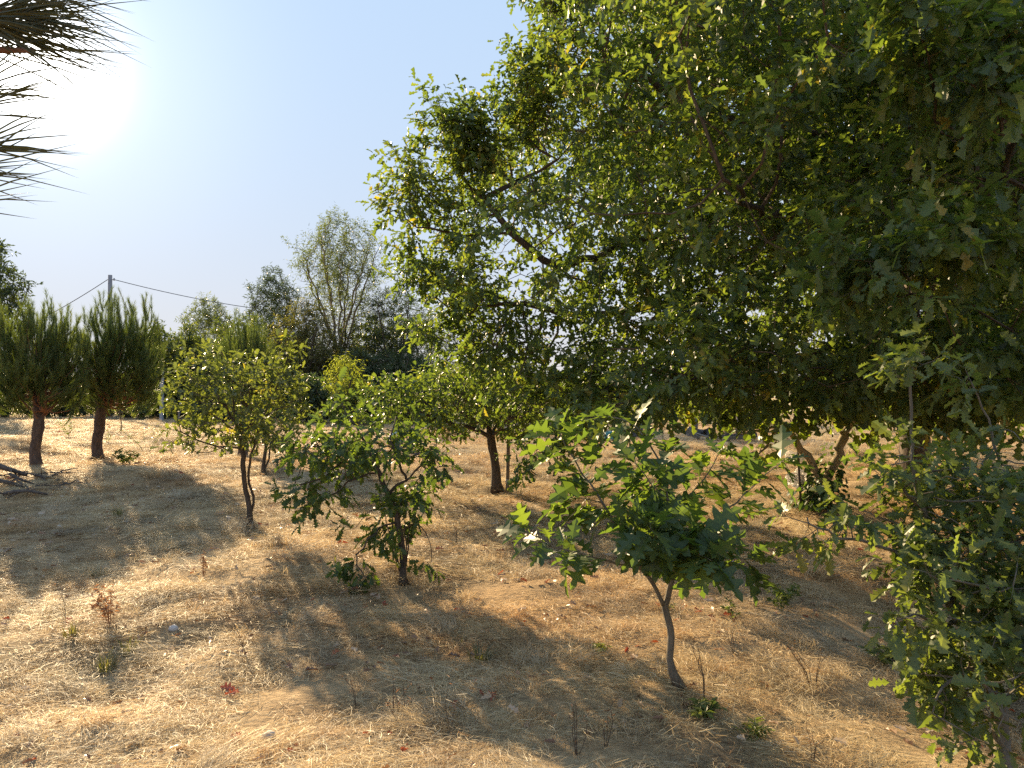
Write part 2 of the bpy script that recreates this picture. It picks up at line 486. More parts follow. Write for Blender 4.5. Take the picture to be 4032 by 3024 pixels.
def leaves_mesh(name, templates, pos, axis_, nrm, size, var, material, origin):
    x, y, z = frames(axis_, nrm)
    which = RNG.integers(0, len(templates), len(pos))
    V, Tt, A, n = [], [], [], 0
    for k, (tv, tt) in enumerate(templates):
        s = np.nonzero(which == k)[0]
        if not len(s): continue
        q = (pos[s][:, None] + size[s][:, None, None] * (tv[None, :, 0:1] * x[s][:, None] + tv[None, :, 1:2] * y[s][:, None] + tv[None, :, 2:3] * z[s][:, None]))
        V.append(q.reshape(-1, 3) - origin)
        Tt.append((tt[None] + (np.arange(len(s)) * len(tv))[:, None, None] + n).reshape(-1, 3))
        A.append(np.repeat(var[s], len(tv)))
        n += len(s) * len(tv)
    return mesh_np(name, np.concatenate(V), np.concatenate(Tt), material, {'var': np.concatenate(A)})

LEAF_MESHES = {}
def leaf_mesh_variants(key, templates, material):
    if key not in LEAF_MESHES:
        r = np.random.default_rng(3)
        out = []
        for rep in range(2):
            for tv, tt in templates:
                out.append(mesh_np('leaf', tv, tt, material, {'var': np.full(len(tv), r.uniform(.1, .95))}))
        LEAF_MESHES[key] = out
    return LEAF_MESHES[key]

def showing(pos, size, n, cell=5.0):
    """indices of the n leaves that show largest from the camera: in frame, nearest in their little patch of picture"""
    d = pos[:, 1]
    px = CX + F * pos[:, 0] / np.maximum(d, .1); py = HZ - F * (pos[:, 2] - CAMZ) / np.maximum(d, .1)
    ok = (d > .3) & (px > -20) & (px < 4050) & (py > -20) & (py < 3040)
    c = 4 * cell
    key = (px // c).astype(int) * 100000 + (py // c).astype(int)
    best = {}
    for i in np.nonzero(ok)[0]:
        k = key[i]
        if k not in best or d[i] < d[best[k]]: best[k] = i
    idx = np.array(list(best.values()), int)
    sc = size[idx] / d[idx]
    return idx[np.argsort(-sc)][:n]

def leaf_objects(parent, templates_key, templates, material, pos, axis_, nrm, size):
    ms = leaf_mesh_variants(templates_key, templates, material)
    x, y, z = frames(axis_, nrm)
    base = np.array(parent.location)
    for i in range(len(pos)):
        o = bpy.data.objects.new('leaf', ms[int(RNG.integers(len(ms)))])
        M = Matrix(((x[i][0], y[i][0], z[i][0], 0), (x[i][1], y[i][1], z[i][1], 0), (x[i][2], y[i][2], z[i][2], 0), (0, 0, 0, 1)))
        o.matrix_basis = Matrix.Translation(Vector(pos[i] - base)) @ M @ Matrix.Scale(float(size[i]), 4)
        o.parent = parent
        COL.objects.link(o)

# ------------------------------------------------------------------ skeletons grown through clouds of points
class Skel:
    def __init__(s):
        s.p, s.par = [], []
    def chain(s, pts, step, start=None, wob=.12, seed=0):
        """a hand-laid limb; start = index of the node it leaves from (None: nearest existing, or the root)"""
        r = np.random.default_rng(seed + 100)
        pts = [np.asarray(q, float) for q in pts]
        if s.p:
            if start is None:
                start = int(np.argmin(np.linalg.norm(np.array(s.p) - pts[0], axis=1)))
            pts[0] = np.array(s.p[start]); prev = start
        else:
            s.p.append(pts[0]); s.par.append(-1); prev = 0
        # Catmull-Rom through the points
        Q = [pts[0]] + pts + [pts[-1] * 2 - pts[-2]]
        for k in range(1, len(Q) - 2):
            a, b, c, d = Q[k - 1], Q[k], Q[k + 1], Q[k + 2]
            L = np.linalg.norm(c - b); n = max(1, int(round(L / step)))
            for j in range(1, n + 1):
                t = j / n
                q = .5 * (2 * b + (c - a) * t + (2 * a - 5 * b + 4 * c - d) * t * t + (3 * b - a - 3 * c + d) * t ** 3)
                if j < n or k < len(Q) - 3: q = q + r.standard_normal(3) * step * wob
                s.p.append(q); s.par.append(prev); prev = len(s.p) - 1
        return prev
    def grow(s, att, step, infl, kill, iters=90, bias=(0, 0, .1), jit=.25, seed=0, skip=0):
        r = np.random.default_rng(seed)
        att = np.asarray(att, float)
        P_ = np.array(s.p)
        nn = np.full(len(att), -1); nd = np.full(len(att), 1e9)
        live = np.ones(len(att), bool)
        def update(lo):
            new = np.array(s.p[lo:])
            if not len(new): return
            for c0 in range(0, len(new), 400):
                blk = new[c0:c0 + 400]
                dd = np.linalg.norm(att[:, None] - blk[None], axis=2)
                j = dd.argmin(1); m = dd[np.arange(len(att)), j]
                b = m < nd
                nd[b] = m[b]; nn[b] = j[b] + lo + c0
        update(skip)
        kids = {}
        bias = np.array(bias, float)
        for it in range(iters):
            live &= nd > kill
            use = np.nonzero(live & (nd < infl))[0]
            if not len(use): break
            lo = len(s.p)
            order = nn[use]
            dirs = unit(att[use] - np.array(s.p)[order])
            acc = {}
            for o, d in zip(order, dirs):
                if o in acc: acc[o] = acc[o] + d
                else: acc[o] = d.copy()
            for o, d in acc.items():
                if kids.get(o, 0) >= 3: 
                    live[use[order == o]] = False
                    continue
                kids[o] = kids.get(o, 0) + 1
                d = unit(unit(d) + bias + r.standard_normal(3) * jit)
                s.p.append(s.p[o] + d * step); s.par.append(int(o))
            if len(s.p) == lo: break
            update(lo)
    def finish(s, r_root, r_tip):
        s.P = np.array(s.p); s.par = np.array(s.par)
        n = len(s.P)
        wgt = np.ones(n); s.kids = [[] for _ in range(n)]
        for i in range(n - 1, 0, -1):
            wgt[s.par[i]] += wgt[i]
            s.kids[s.par[i]].append(i)
        e = math.log(r_root / r_tip) / max(math.log(max(wgt[0], 3)), .5)
        s.rad = r_tip * wgt ** e
        s.wgt = wgt
        s.dir = np.zeros((n, 3))
        s.dir[1:] = unit(s.P[1:] - s.P[s.par[1:]])
        s.dir[0] = (0, 0, 1)
        return s
    def chains(s):
        out, stack = [], [(0, None)]
        while stack:
            i, src = stack.pop()
            c = [] if src is None else [src]
            while True:
                c.append(i)
                if not s.kids[i]: break
                ks = sorted(s.kids[i], key=lambda q: -s.wgt[q])
                for q in ks[1:]: stack.append((q, i))
                i = ks[0]
            out.append(c)
        return out

def clumps(p, scale, seed, thr):
    """keeps the points that lie in the fuller parts of a lumpy 3-D pattern"""
    g = np.random.default_rng(seed); s = np.zeros(len(p))
    for k in range(7):
        d = unit(g.standard_normal(3)) / scale * 6.28 * g.uniform(.7, 1.5)
        s += np.sin(p @ d + g.uniform(0, 6.28))
    return p[s > thr]

def ellipsoid(c, r, n, seed=0, shell=0.0):
    g = np.random.default_rng(seed)
    d = unit(g.standard_normal((n, 3)))
    u = (shell ** 3 + (1 - shell ** 3) * g.uniform(0, 1, n)) ** (1 / 3)
    return np.asarray(c, float) + d * u[:, None] * np.asarray(r, float)

def tip_leaves(sk, spec, seed=0):
    """twigs at the thin ends with leaves round them. spec: thin (radius below which nodes bear twigs), tw (twigs at an end), side (chance of a twig
    at any other thin node), tl (twig length), k (leaves on a twig), size, droop, up"""
    g = np.random.default_rng(seed)
    n = len(sk.P)
    term = np.array([len(k) == 0 for k in sk.kids])
    thin = (sk.rad < spec['thin']) & ~term
    ids = np.concatenate([np.repeat(np.nonzero(term)[0], spec['tw']), np.repeat(np.nonzero(thin)[0], np.floor(spec['side'] + g.uniform(0, 1, thin.sum())).astype(int))])
    if 'keep' in spec: ids = ids[spec['keep'](sk.P[ids])]
    m = len(ids)
    isT = term[ids]
    d = unit(sk.dir[ids] * np.where(isT, .9, .45)[:, None] + g.standard_normal((m, 3)) * .55 + np.array([0, 0, spec.get('up', .2)]))
    L = spec['tl'] * g.uniform(.5, 1.2, m)
    a = sk.P[ids]; b = a + d * L[:, None]
    k = spec['k']
    rep = np.repeat(np.arange(m), k)
    t = np.tile(np.linspace(.3, 1.02, k), m) + g.uniform(-.07, .07, m * k)
    pos = a[rep] + d[rep] * (L[rep] * t)[:, None]
    ref = unit(np.cross(d, g.standard_normal((m, 3))))
    bi = np.cross(d, ref)
    ph = np.tile(np.arange(k) * 2.399, m) + g.uniform(0, 6.28, m)[rep] + g.uniform(-.4, .4, m * k)
    rad = np.cos(ph)[:, None] * ref[rep] + np.sin(ph)[:, None] * bi[rep]
    ax = unit(d[rep] * np.clip(t, 0, 1)[:, None] * .9 + rad * .8 + g.standard_normal((m * k, 3)) * .22 + np.array([0, 0, -spec.get('droop', .25)]))
    nrm = unit(np.array([0, 0, 1.0]) * spec.get('flat', .8) + d[rep] * .35 + g.standard_normal((m * k, 3)) * .42)
    size = spec['size'] * g.uniform(.55, 1.2, m * k)
    if 'scale' in spec: size = size * spec['scale'](pos)
    var = np.clip(.45 + .2 * g.standard_normal(m * k) + .12 * g.standard_normal(m)[rep], 0, 1.1)
    var = np.where(g.uniform(0, 1, m * k) < .004, 1.1, var)
    return dict(pos=pos, ax=ax, nrm=nrm, size=size, var=var, twa=a, twb=b)

def woody(sk, tree, base, m_trunk, m_branch, m_twig, branch_r, kbig=8, twigs=None, twig_r=.0025, max_branches=12, rough=0.0):
    ch = sk.chains()
    tr = MB(base); tw = MB(base)
    ch0, rest = ch[0], ch[1:]
    # trunk up to where it has become a limb
    tr.tube(sk.P[ch0], sk.rad[ch0] * np.r_[1.75, 1.25, 1.08, np.ones(max(0, len(ch0) - 3))][:len(ch0)], kbig, rough=rough)
    rest = sorted(rest, key=lambda c: -sk.rad[c[1]])
    nb = 0
    for c in rest:
        r = sk.rad[c].copy(); r[0] = min(r[0], r[1] * 1.15)
        if r[1] >= branch_r and nb < max_branches:
            b = MB(base); b.tube(sk.P[c], r, max(5, kbig - 2), rough=rough); b.build('branch', m_branch, tree, smooth=True); nb += 1
        else:
            tw.tube(sk.P[c], r, 4 if r[1] > twig_r * 3 else 3, cap=False)
    if twigs is not None:
        a, b = twigs
        d = unit(b - a); u = unit(np.cross(d, np.array([.3, .5, .8]))); v = np.cross(d, u)
        ang = [0, 2.094, 4.189]
        ring = [math.cos(q) * u + math.sin(q) * v for q in ang]
        V = np.stack([a + q * twig_r for q in ring] + [b], 1).reshape(-1, 3)
        t = np.array([[0, 1, 3], [1, 2, 3], [2, 0, 3]])
        tw.add(V, (t[None] + (np.arange(len(a)) * 4)[:, None, None]).reshape(-1, 3))
    tr.build('trunk', m_trunk, tree, smooth=True)
    o = tw.build('twigs', m_twig, tree)
    if o: o['kind'] = 'stuff'

def oak_tree(name, label, cat, sk, spec, material, branch_r, group=None, parts=300, tkey='oak_hi', thi=None, tlo=None, m_trunk=None, m_twig=None, extra=None, seed=0, max_branches=12, kbig=8, rough=0.0, twig_r=.0025):
    base = sk.P[0]
    tree = empty(name, base, label, cat, group)
    lv = tip_leaves(sk, spec, seed)
    if extra is not None:
        for k in ('pos', 'ax', 'nrm', 'size', 'var'): lv[k] = np.concatenate([lv[k], extra[k]])
    gz = H(lv['pos'][:, 0], lv['pos'][:, 1])
    ok = lv['pos'][:, 2] > gz + .04
    for k in ('pos', 'ax', 'nrm', 'size', 'var'): lv[k] = lv[k][ok]
    woody(sk, tree, base, m_trunk or M_bark, m_trunk or M_bark, m_twig or M_twig, branch_r, kbig=kbig, twigs=(lv['twa'], lv['twb']), max_branches=max_branches, rough=rough, twig_r=twig_r)
    pick = showing(lv['pos'], lv['size'], parts) if parts else np.array([], int)
    if len(pick):
        leaf_objects(tree, tkey + material.name, thi or T_oak_hi, material, lv['pos'][pick], lv['ax'][pick], lv['nrm'][pick], lv['size'][pick])
    rest = np.setdiff1d(np.arange(len(lv['pos'])), pick)
    if len(rest):
        me = leaves_mesh('foliage', tlo or T_oak, lv['pos'][rest], lv['ax'][rest], lv['nrm'][rest], lv['size'][rest], lv['var'][rest], material, base)
        o = obj('foliage', me, tree)
        if parts: o['kind'] = 'stuff'
    print(f'{name}: {len(sk.P)} nodes, {len(lv["pos"])} leaves, {time.time() - T0:.1f}s')
    return tree

def leaves_along(pts, n_per, size, seed=0, whorl=3, radial=.9, droop=.35, start=.2, sd=.4):
    """leaves set along a hand-laid shoot"""
    g = np.random.default_rng(seed)
    pts = np.asarray(pts, float)
    seg = np.linalg.norm(np.diff(pts, axis=0), axis=1); cum = np.r_[0, np.cumsum(seg)]
    L = cum[-1]
    out = {k: [] for k in ('pos', 'ax', 'nrm', 'size', 'var')}
    n = max(2, int(n_per * L))
    for i in range(n):
        t = (start + (1 - start) * (i + g.uniform(0, .5)) / n) * L
        t = min(t, L)
        j = min(len(seg) - 1, int(np.searchsorted(cum, t) - 1)); j = max(j, 0)
        p = pts[j] + (pts[j + 1] - pts[j]) * ((t - cum[j]) / seg[j])
        d = unit(pts[j + 1] - pts[j])
        for w_ in range(whorl if i < n - 1 else whorl + 2):
            ph = i * 2.4 + w_ * 6.28 / whorl + g.uniform(-.5, .5)
            ref = unit(np.cross(d, np.array([.2, .3, 1.0]))); bi = np.cross(d, ref)
            rad = math.cos(ph) * ref + math.sin(ph) * bi
            ax = unit(d * (.5 if i < n - 1 else 1.0) + rad * radial + g.standard_normal(3) * .25 + np.array([0, 0, -droop]))
            out['pos'].append(p + ax * size * .18); out['ax'].append(ax)
            out['nrm'].append(unit(np.array([0, 0, .8]) + g.standard_normal(3) * sd + d * .2))
            out['size'].append(size * g.uniform(.6, 1.2)); out['var'].append(float(np.clip(.45 + .25 * g.standard_normal(), 0, 1.05)))
    return {k: np.array(v) for k, v in out.items()}

def cat_leaves(*ds):
    return {k: np.concatenate([d[k] for d in ds]) for k in ('pos', 'ax', 'nrm', 'size', 'var')}

def ell_px(px, py, rx, ry, d, rd, n, seed, shell=0.0):
    c = P(px, py, d)
    return ellipsoid(c, (rx / F * d, rd, ry / F * d), n, seed, shell)

#__SECTIONS__
# ================================================================== THE BIG OAK
def oak_keep(p):
    """thin out the part of the crown that lies well outside the picture"""
    d = np.maximum(p[:, 1], .5); px = CX + F * p[:, 0] / d; py = HZ - F * (p[:, 2] - CAMZ) / d
    out = (px > 4250) | (py < -250)
    return ~out | (np.random.default_rng(9).uniform(0, 1, len(p)) < .25)

def big_oak():
    D = 10.5
    sk = Skel(); st = .25
    base = G(3610, D)
    trunk = [base, P(3600, 1800, D), P(3590, 1500, D), P(3550, 1150, D), P(3500, 850, D), P(3470, 500, D), P(3430, 100, D + .2), P(3400, -500, D), P(3380, -900, D)]
    sk.chain(trunk, st, wob=.08)
    limbs = [
        [P(3510, 870, D), P(3200, 905, 10.2), P(2900, 830, 9.8), P(2500, 960, 9.4), P(2160, 1040, 9.0), P(1960, 850, 8.8), P(1800, 660, 8.7)],
        [P(3475, 540, D), P(3150, 525, 10.2), P(2900, 470, 9.7), P(2550, 330, 9.4), P(2300, 150, 9.2)],
        [P(3550, 1150, D), P(3150, 1060, 10), P(2750, 1180, 9.6), P(2300, 1230, 9.3), P(1900, 1180, 9.0)],
        [P(3530, 1000, D), P(3300, 900, 8.4), P(3000, 820, 6.9), P(2850, 700, 6.0)],
        [P(3520, 900, D), P(3700, 900, 8.4), P(3900, 700, 6.4), P(4100, 500, 5.3)],
        [P(3540, 1100, D), P(3650, 1150, 8.2), P(3600, 1100, 6.4), P(3750, 1050, 5.4)],
        [P(3540, 1100, D), P(3900, 1000, D), P(4400, 950, 10.8), P(4800, 800, 11)],
        [P(3500, 850, D), P(3450, 900, 12.5), P(3300, 900, 15)],
        [P(3550, 1200, D), P(3250, 1250, 12), P(2900, 1300, 13.5)],
        [P(3480, 600, D), P(3900, 300, 11), P(4300, 0, 11.5)],
        [P(3450, 300, D), P(3100, 0, 9.6), P(2800, -250, 8.8)],
        [P(3450, 300, D), P(3600, 0, 8.6), P(3700, -300, 7.2)],
        [P(3555, 1180, D), P(3350, 1330, 8.6), P(3000, 1420, 7.2), P(2700, 1480, 6.6)],
        [P(3575, 1400, D), P(3300, 1380, 9.9), P(2800, 1430, 9.6), P(2350, 1480, 9.5)],
        [P(3580, 1420, D), P(3850, 1380, 8.8), P(4050, 1400, 7.6)],
        [P(3570, 1350, D), P(3400, 1400, 12.2), P(3100, 1440, 14)],
    ]
    for i, l in enumerate(limbs): sk.chain(l, st, wob=.14, seed=i)
    g = np.random.default_rng(21)
    n = 14000
    z = g.uniform(1.35, 10.6, n); th = g.uniform(0, 2 * math.pi, n)
    prof = np.interp(z, [1.3, 1.6, 2.3, 3.2, 4.2, 5.2, 6.4, 7.6, 9, 10.6], [4.3, 5.3, 6.1, 6.5, 6.6, 6.25, 5.5, 4.6, 3.2, .8])
    prof = prof * (1 + .07 * np.sin(th * 5 + z * 1.3) + .05 * np.sin(th * 9 - z * 2.1) + .05 * np.sin(z * 3 + th * 3))
    r = prof * g.uniform(.12, 1, n) ** .5
    att = np.stack([base[0] + r * np.cos(th), base[1] + r * np.sin(th), z], -1)
    d = att[:, 1]; px = CX + F * att[:, 0] / d; py = HZ - F * (att[:, 2] - CAMZ) / d
    outside = (px > 4250) | (py < -250)
    att = att[~outside | (g.uniform(0, 1, n) < .3)]
    att = clumps(att, 2.0, 5, -2.0)
    att = np.concatenate([att, ell_px(3650, 1480, 420, 190, 7.2, 1.6, 620, 61), ell_px(3000, 1500, 420, 130, 7.6, 1.6, 480, 62), ell_px(2350, 1480, 420, 130, 8.6, .9, 420, 65), ell_px(2500, 1150, 450, 250, 8.8, 1.1, 600, 66), ell_px(4000, 1000, 300, 600, 9.5, 2.6, 900, 63), ell_px(3700, 500, 500, 500, 8.5, 2.5, 900, 64)])
    att = att[(att[:, 2] > 1.3) & ~((att[:, 1] > 9.6) & (att[:, 2] < 2.9) & (att[:, 0] < 6.2))]     # the far side of the skirt hangs higher
    lines = [((2350, 1000, 9.1), (1550, 850, 8.8)), ((2300, 900, 9), (1600, 710, 8.7)), ((2250, 800, 9), (1690, 520, 8.7)), ((2050, 700, 8.8), (1860, 600, 8.7)),
             ((2400, 700, 9), (1960, 400, 8.8)), ((2300, 500, 9), (2060, 320, 8.9)), ((2400, 300, 9), (2180, 210, 9)), ((2400, 100, 9), (2130, 0, 9)),
             ((2350, 1150, 9.2), (1610, 1010, 9)), ((2300, 1250, 9.2), (1630, 1140, 9)), ((2300, 1350, 9.4), (1690, 1330, 9.2)), ((2200, 600, 8.9), (1790, 590, 8.7)),
             ((2500, 1450, 9.4), (1760, 1420, 9.2)), ((2900, 1500, 9), (2080, 1590, 8.6)), ((3000, 1500, 7), (2330, 1640, 6.6)), ((2500, 1500, 8.6), (2120, 1800, 8.2)),
             ((3700, 900, 6), (3640, 130, 4.6)), ((3900, 700, 6), (3960, 160, 4.6)), ((3850, 900, 6), (3720, 950, 4.7)), ((3700, 1000, 6), (3350, 1020, 4.9)),
             ((3300, 1300, 8), (2740, 1370, 6)), ((3700, 1250, 7.5), (3900, 1500, 6)), ((3500, 1350, 9), (3330, 1500, 8.2)), ((3100, 1400, 9), (2900, 1560, 8.6))]
    att = att[~((att[:, 1] > 10.9) & (att[:, 0] < 5.0) & (att[:, 2] < 4.9))]          # thin boughs on the far left, where low sun comes through
    ptx = CX + F * att[:, 0] / att[:, 1]; pty = HZ - F * (att[:, 2] - CAMZ) / att[:, 1]
    att = att[~((ptx > 2500) & (ptx < 3560) & (pty > 1590) & (att[:, 1] < 9.6))]
    lim = np.interp(HZ - F * (att[:, 2] - CAMZ) / att[:, 1], [-300, 0, 200, 355, 500, 650, 850, 1000, 1200, 1400, 1650], [2230, 2150, 2130, 2060, 1960, 1880, 1810, 1760, 1750, 1790, 1950])
    att = att[CX + F * att[:, 0] / att[:, 1] > lim]
    sk.grow(att, st, 2.2, .27, 80, bias=(-.02, -.02, .06), jit=.22, seed=3, skip=7)
    for q, (a, b) in enumerate(lines):
        A, B = P(*a), P(*b)
        s0 = np.array(sk.p)
        near = s0[np.argmin(np.linalg.norm(s0 - (A * .55 + B * .45), axis=1))]
        up = np.array([0, 0, .22 if q < 13 else .02])
        sk.chain([near, near * .5 + B * .5 - up * .5, B], .13, wob=.16, seed=200 + q)
        for r_ in range(7 if q < 13 else 4):
            f = g.uniform(.05, .85); m = near * (1 - f) + B * f
            d = unit(unit(B - near) * .7 + g.standard_normal(3) * .45 + np.array([0, 0, .5 if q < 13 else 0]))
            sk.chain([m, m + d * g.uniform(.12, .2), m + d * g.uniform(.25, .42) + up * .2], .13, wob=.16, seed=300 + q * 9 + r_)
    sk.finish(.19, .0035)
    spec = dict(thin=.0155, tw=4, side=2.1, tl=.36, k=8, size=.145, droop=.35, up=.08, flat=1.0, keep=oak_keep, scale=lambda p: np.clip(.78 + (p[:, 0] - .3) * .11, .78, 1.06))
    return oak_tree('oak_tree', 'huge spreading oak with a dense dark crown filling the upper right of the picture', 'tree', sk, spec, M_oak, .018, parts=300, tkey='oak_hi', thi=T_oak_hi, tlo=T_oak_lo, max_branches=34, kbig=10, rough=.04, seed=4, twig_r=.003)
big_oak()

# ================================================================== SMALLER OAKS
def left_oak():
    D = depth_at(990, 2080); st = .09
    sk = Skel()
    b = G(990, D)
    sk.chain([b, P(985, 2010, D), P(968, 1930, D + .02), P(962, 1860, D), P(958, 1800, D), P(950, 1740, D), P(925, 1640, D), P(915, 1540, D), P(920, 1440, D)], st, wob=.06)
    sk.chain([b + [.0, .04, .12], P(1000, 1980, D + .05), P(985, 1900, D + .03), P(985, 1820, D), P(1000, 1760, D), P(1030, 1660, D), P(1080, 1540, D), P(1130, 1420, D), P(1145, 1360, D)], st, start=1, wob=.06, seed=1)
    sk.chain([P(955, 1785, D), P(900, 1760, D - .05), P(820, 1745, D - .1), P(740, 1715, D - .1), P(690, 1690, D - .1)], st, wob=.1, seed=2)
    sk.chain([P(900, 1762, D - .05), P(820, 1778, D - .15), P(740, 1765, D - .2)], st, wob=.1, seed=3)
    sk.chain([P(948, 1720, D), P(850, 1640, D), P(770, 1560, D + .1), P(720, 1450, D)], st, seed=4)
    sk.chain([P(935, 1680, D), P(860, 1560, D + .2), P(800, 1450, D + .3), P(760, 1380, D + .3)], st, seed=5)
    for k, (x, y, dd) in enumerate(((1000, 1500, -.6), (860, 1560, -.65), (960, 1480, .6), (1060, 1600, .6), (1120, 1600, -.2))):
        sk.chain([P(945, 1700, D), P((945 + x) / 2, (1700 + y) / 2 - 10, D + dd * .6), P(x, y, D + dd)], st, seed=10 + k)
    att = np.concatenate([clumps(ell_px(930, 1575, 250, 175, D, .75, 800, 1, .2), .55, 3, -.6), ell_px(740, 1690, 90, 60, D - .1, .2, 45, 2), ell_px(1120, 1480, 70, 130, D, .25, 60, 3),
                          ell_px(760, 1440, 90, 80, D + .2, .25, 45, 4), ell_px(1190, 1610, 60, 70, D, .2, 25, 5), ell_px(1000, 1730, 90, 50, D - .3, .25, 40, 6)])
    sk.grow(att, st, .6, .11, 50, bias=(0, 0, .12), seed=5, skip=14)
    sk.finish(.031, .002)
    spec = dict(thin=.007, tw=2, side=.75, tl=.15, k=5, size=.092, droop=.2, up=.25)
    oak_tree('young_oak_tree', 'young round-headed oak on a twisted double trunk, right of the pines', 'tree', sk, spec, M_oak_young, .008, 'young oaks planted in the dry field', tkey='oak_hi', m_trunk=M_bark, seed=6, twig_r=.0018)
left_oak()

def bushy_oak():
    D = depth_at(1590, 2295); st = .06
    sk = Skel()
    b = G(1590, D)
    sk.chain([b, P(1586, 2200, D), P(1580, 2120, D), P(1562, 2030, D), P(1535, 1955, D), P(1505, 1890, D), P(1488, 1850, D), P(1440, 1812, D), P(1380, 1800, D), P(1290, 1790, D - .1)], st, wob=.06)
    for k, l in enumerate([
        [P(1532, 1950, D), P(1560, 1910, D), P(1600, 1893, D), P(1640, 1860, D), P(1680, 1800, D), P(1720, 1745, D)],
        [P(1485, 1868, D), P(1430, 1868, D - .1), P(1370, 1895, D - .15), P(1320, 1940, D - .2), P(1250, 1980, D - .25), P(1215, 2010, D - .25)],
        [P(1480, 1845, D), P(1450, 1760, D), P(1400, 1680, D), P(1350, 1600, D + .1), P(1310, 1520, D + .1)],
        [P(1440, 1812, D), P(1340, 1770, D + .1), P(1230, 1760, D + .2), P(1130, 1770, D + .2)],
        [P(1380, 1800, D), P(1280, 1870, D - .1), P(1200, 1900, D - .2), P(1130, 1925, D - .2)],
        [P(1600, 1893, D), P(1560, 1800, D - .1), P(1540, 1720, D - .1), P(1560, 1640, D)],
        [P(1500, 1880, D), P(1530, 1780, D + .2), P(1600, 1700, D + .3)],
        [P(1570, 2070, D), P(1500, 2080, D - .1), P(1450, 2130, D - .15), P(1400, 2200, D - .2), P(1440, 2270, D - .25)],
        [P(1575, 2100, D), P(1640, 2060, D), P(1690, 2120, D - .1), P(1700, 2210, D - .1)],
        [P(1560, 2020, D), P(1460, 2010, D + .1), P(1400, 2080, D + .1)],
        [P(1550, 2000, D), P(1630, 1960, D), P(1690, 1940, D)],
    ]): sk.chain(l, st, wob=.12, seed=k + 1)
    for k, (x0, x1, x2, dd) in enumerate(((1572, 1556, 1545, .05), (1562, 1545, 1520, -.05), (1612, 1608, 1615, .03), (1602, 1600, 1590, -.06))):
        sk.chain([b + [(x0 - 1590) / F * D, dd, .02], P(x1, 2150, D + dd), P(x2, 2040, D + dd * 1.5)], st, start=0, wob=.05, seed=30 + k)
    att = np.concatenate([clumps(ell_px(1410, 1740, 270, 110, D, .5, 330, 1), .5, 8, -.3), ell_px(1560, 2060, 90, 140, D, .22, 330, 2), ell_px(1690, 1830, 90, 90, D, .25, 70, 3),
                          ell_px(1260, 1920, 120, 55, D - .15, .2, 60, 4), ell_px(1420, 2215, 65, 60, D - .2, .15, 35, 5), ell_px(1690, 2210, 45, 55, D - .1, .12, 22, 6),
                          ell_px(1330, 1580, 60, 80, D + .1, .2, 26, 7), ell_px(1170, 1780, 80, 35, D + .2, .15, 22, 8), ell_px(1640, 1960, 60, 60, D, .2, 26, 9)])
    sk.grow(att, st, .5, .085, 50, bias=(0, 0, .02), seed=7, skip=6)
    sk.finish(.028, .002)
    spec = dict(thin=.006, tw=2, side=.32, tl=.13, k=4, size=.10, droop=.5, up=.05)
    oak_tree('bushy_oak_tree', 'bushy many-stemmed oak with leafy shoots round its foot, centre of the dry field', 'tree', sk, spec, M_oak_dark, .007, 'young oaks planted in the dry field', tkey='oak_hi', m_trunk=M_bark, seed=8, twig_r=.0016)
bushy_oak()

def middle_oak():
    D = depth_at(1958, 1935); st = .125
    sk = Skel()
    b = G(1958, D)
    sk.chain([b, P(1952, 1860, D), P(1942, 1790, D), P(1932, 1722, D), P(1915, 1640, D), P(1900, 1540, D), P(1890, 1440, D)], st, wob=.06)
    for k, l in enumerate([
        [P(1931, 1720, D), P(1885, 1698, D), P(1820, 1680, D), P(1740, 1655, D - .1), P(1640, 1620, D - .2), P(1560, 1600, D - .2)],
        [P(1931, 1720, D), P(1965, 1698, D), P(2010, 1690, D), P(2080, 1650, D), P(2150, 1600, D + .1)],
        [P(1931, 1715, D), P(1970, 1640, D + .3), P(2020, 1540, D + .4), P(2060, 1450, D + .4)],
        [P(1925, 1690, D), P(1850, 1600, D + .4), P(1780, 1500, D + .5)],
        [P(1925, 1690, D), P(1860, 1640, D - .7), P(1800, 1620, D - 1.2)],
        [P(1931, 1715, D), P(2000, 1650, D - .7), P(2060, 1640, D - 1.1)],
        [P(1740, 1655, D - .1), P(1650, 1560, D), P(1560, 1500, D), P(1470, 1480, D)],
        [P(1640, 1620, D - .2), P(1540, 1660, D - .3), P(1440, 1690, D - .3)],
    ]): sk.chain(l, st, wob=.12, seed=k + 1)
    att = np.concatenate([ell_px(1900, 1560, 330, 165, D, 1.5, 700, 1, .2), ell_px(1600, 1590, 170, 110, D - .2, .7, 200, 2), ell_px(1440, 1650, 60, 60, D - .2, .3, 20, 3), ell_px(2080, 1690, 130, 50, D - .3, .6, 50, 4),
                          ell_px(1720, 1700, 150, 50, D - .3, .6, 60, 5)])
    sk.grow(att, st, .9, .18, 50, bias=(0, 0, .08), seed=9, skip=4)
    sk.finish(.062, .0025)
    spec = dict(thin=.009, tw=3, side=1.3, tl=.2, k=6, size=.10, droop=.3, up=.15)
    oak_tree('young_oak_tree', 'staked oak with a wide crown and a dark straight trunk forking low', 'tree', sk, spec, M_oak, .011, 'young oaks planted in the dry field', tkey='oak_hi', tlo=T_oak_lo, m_trunk=M_bark, seed=10, twig_r=.002)
    s = MB(G(1997, D - .05)); q = G(1997, D - .05)
    s.tube([q - [0, 0, .1], q + [.01, 0, .35], q + [.02, 0, .8], q + [.03, 0, 1.25]], [.026, .026, .024, .022], 8)
    t = empty('tree_stake', q, 'slim wooden stake beside the trunk of the forked oak', 'stake')
    s.build('pole', M_post, t, smooth=True)
    t2 = MB(q); t2.tube([q + [.003, 0, .13], q + [.004, 0, .19]], [.031, .031], 10); t2.build('tie', M_pale, t, smooth=True)
middle_oak()

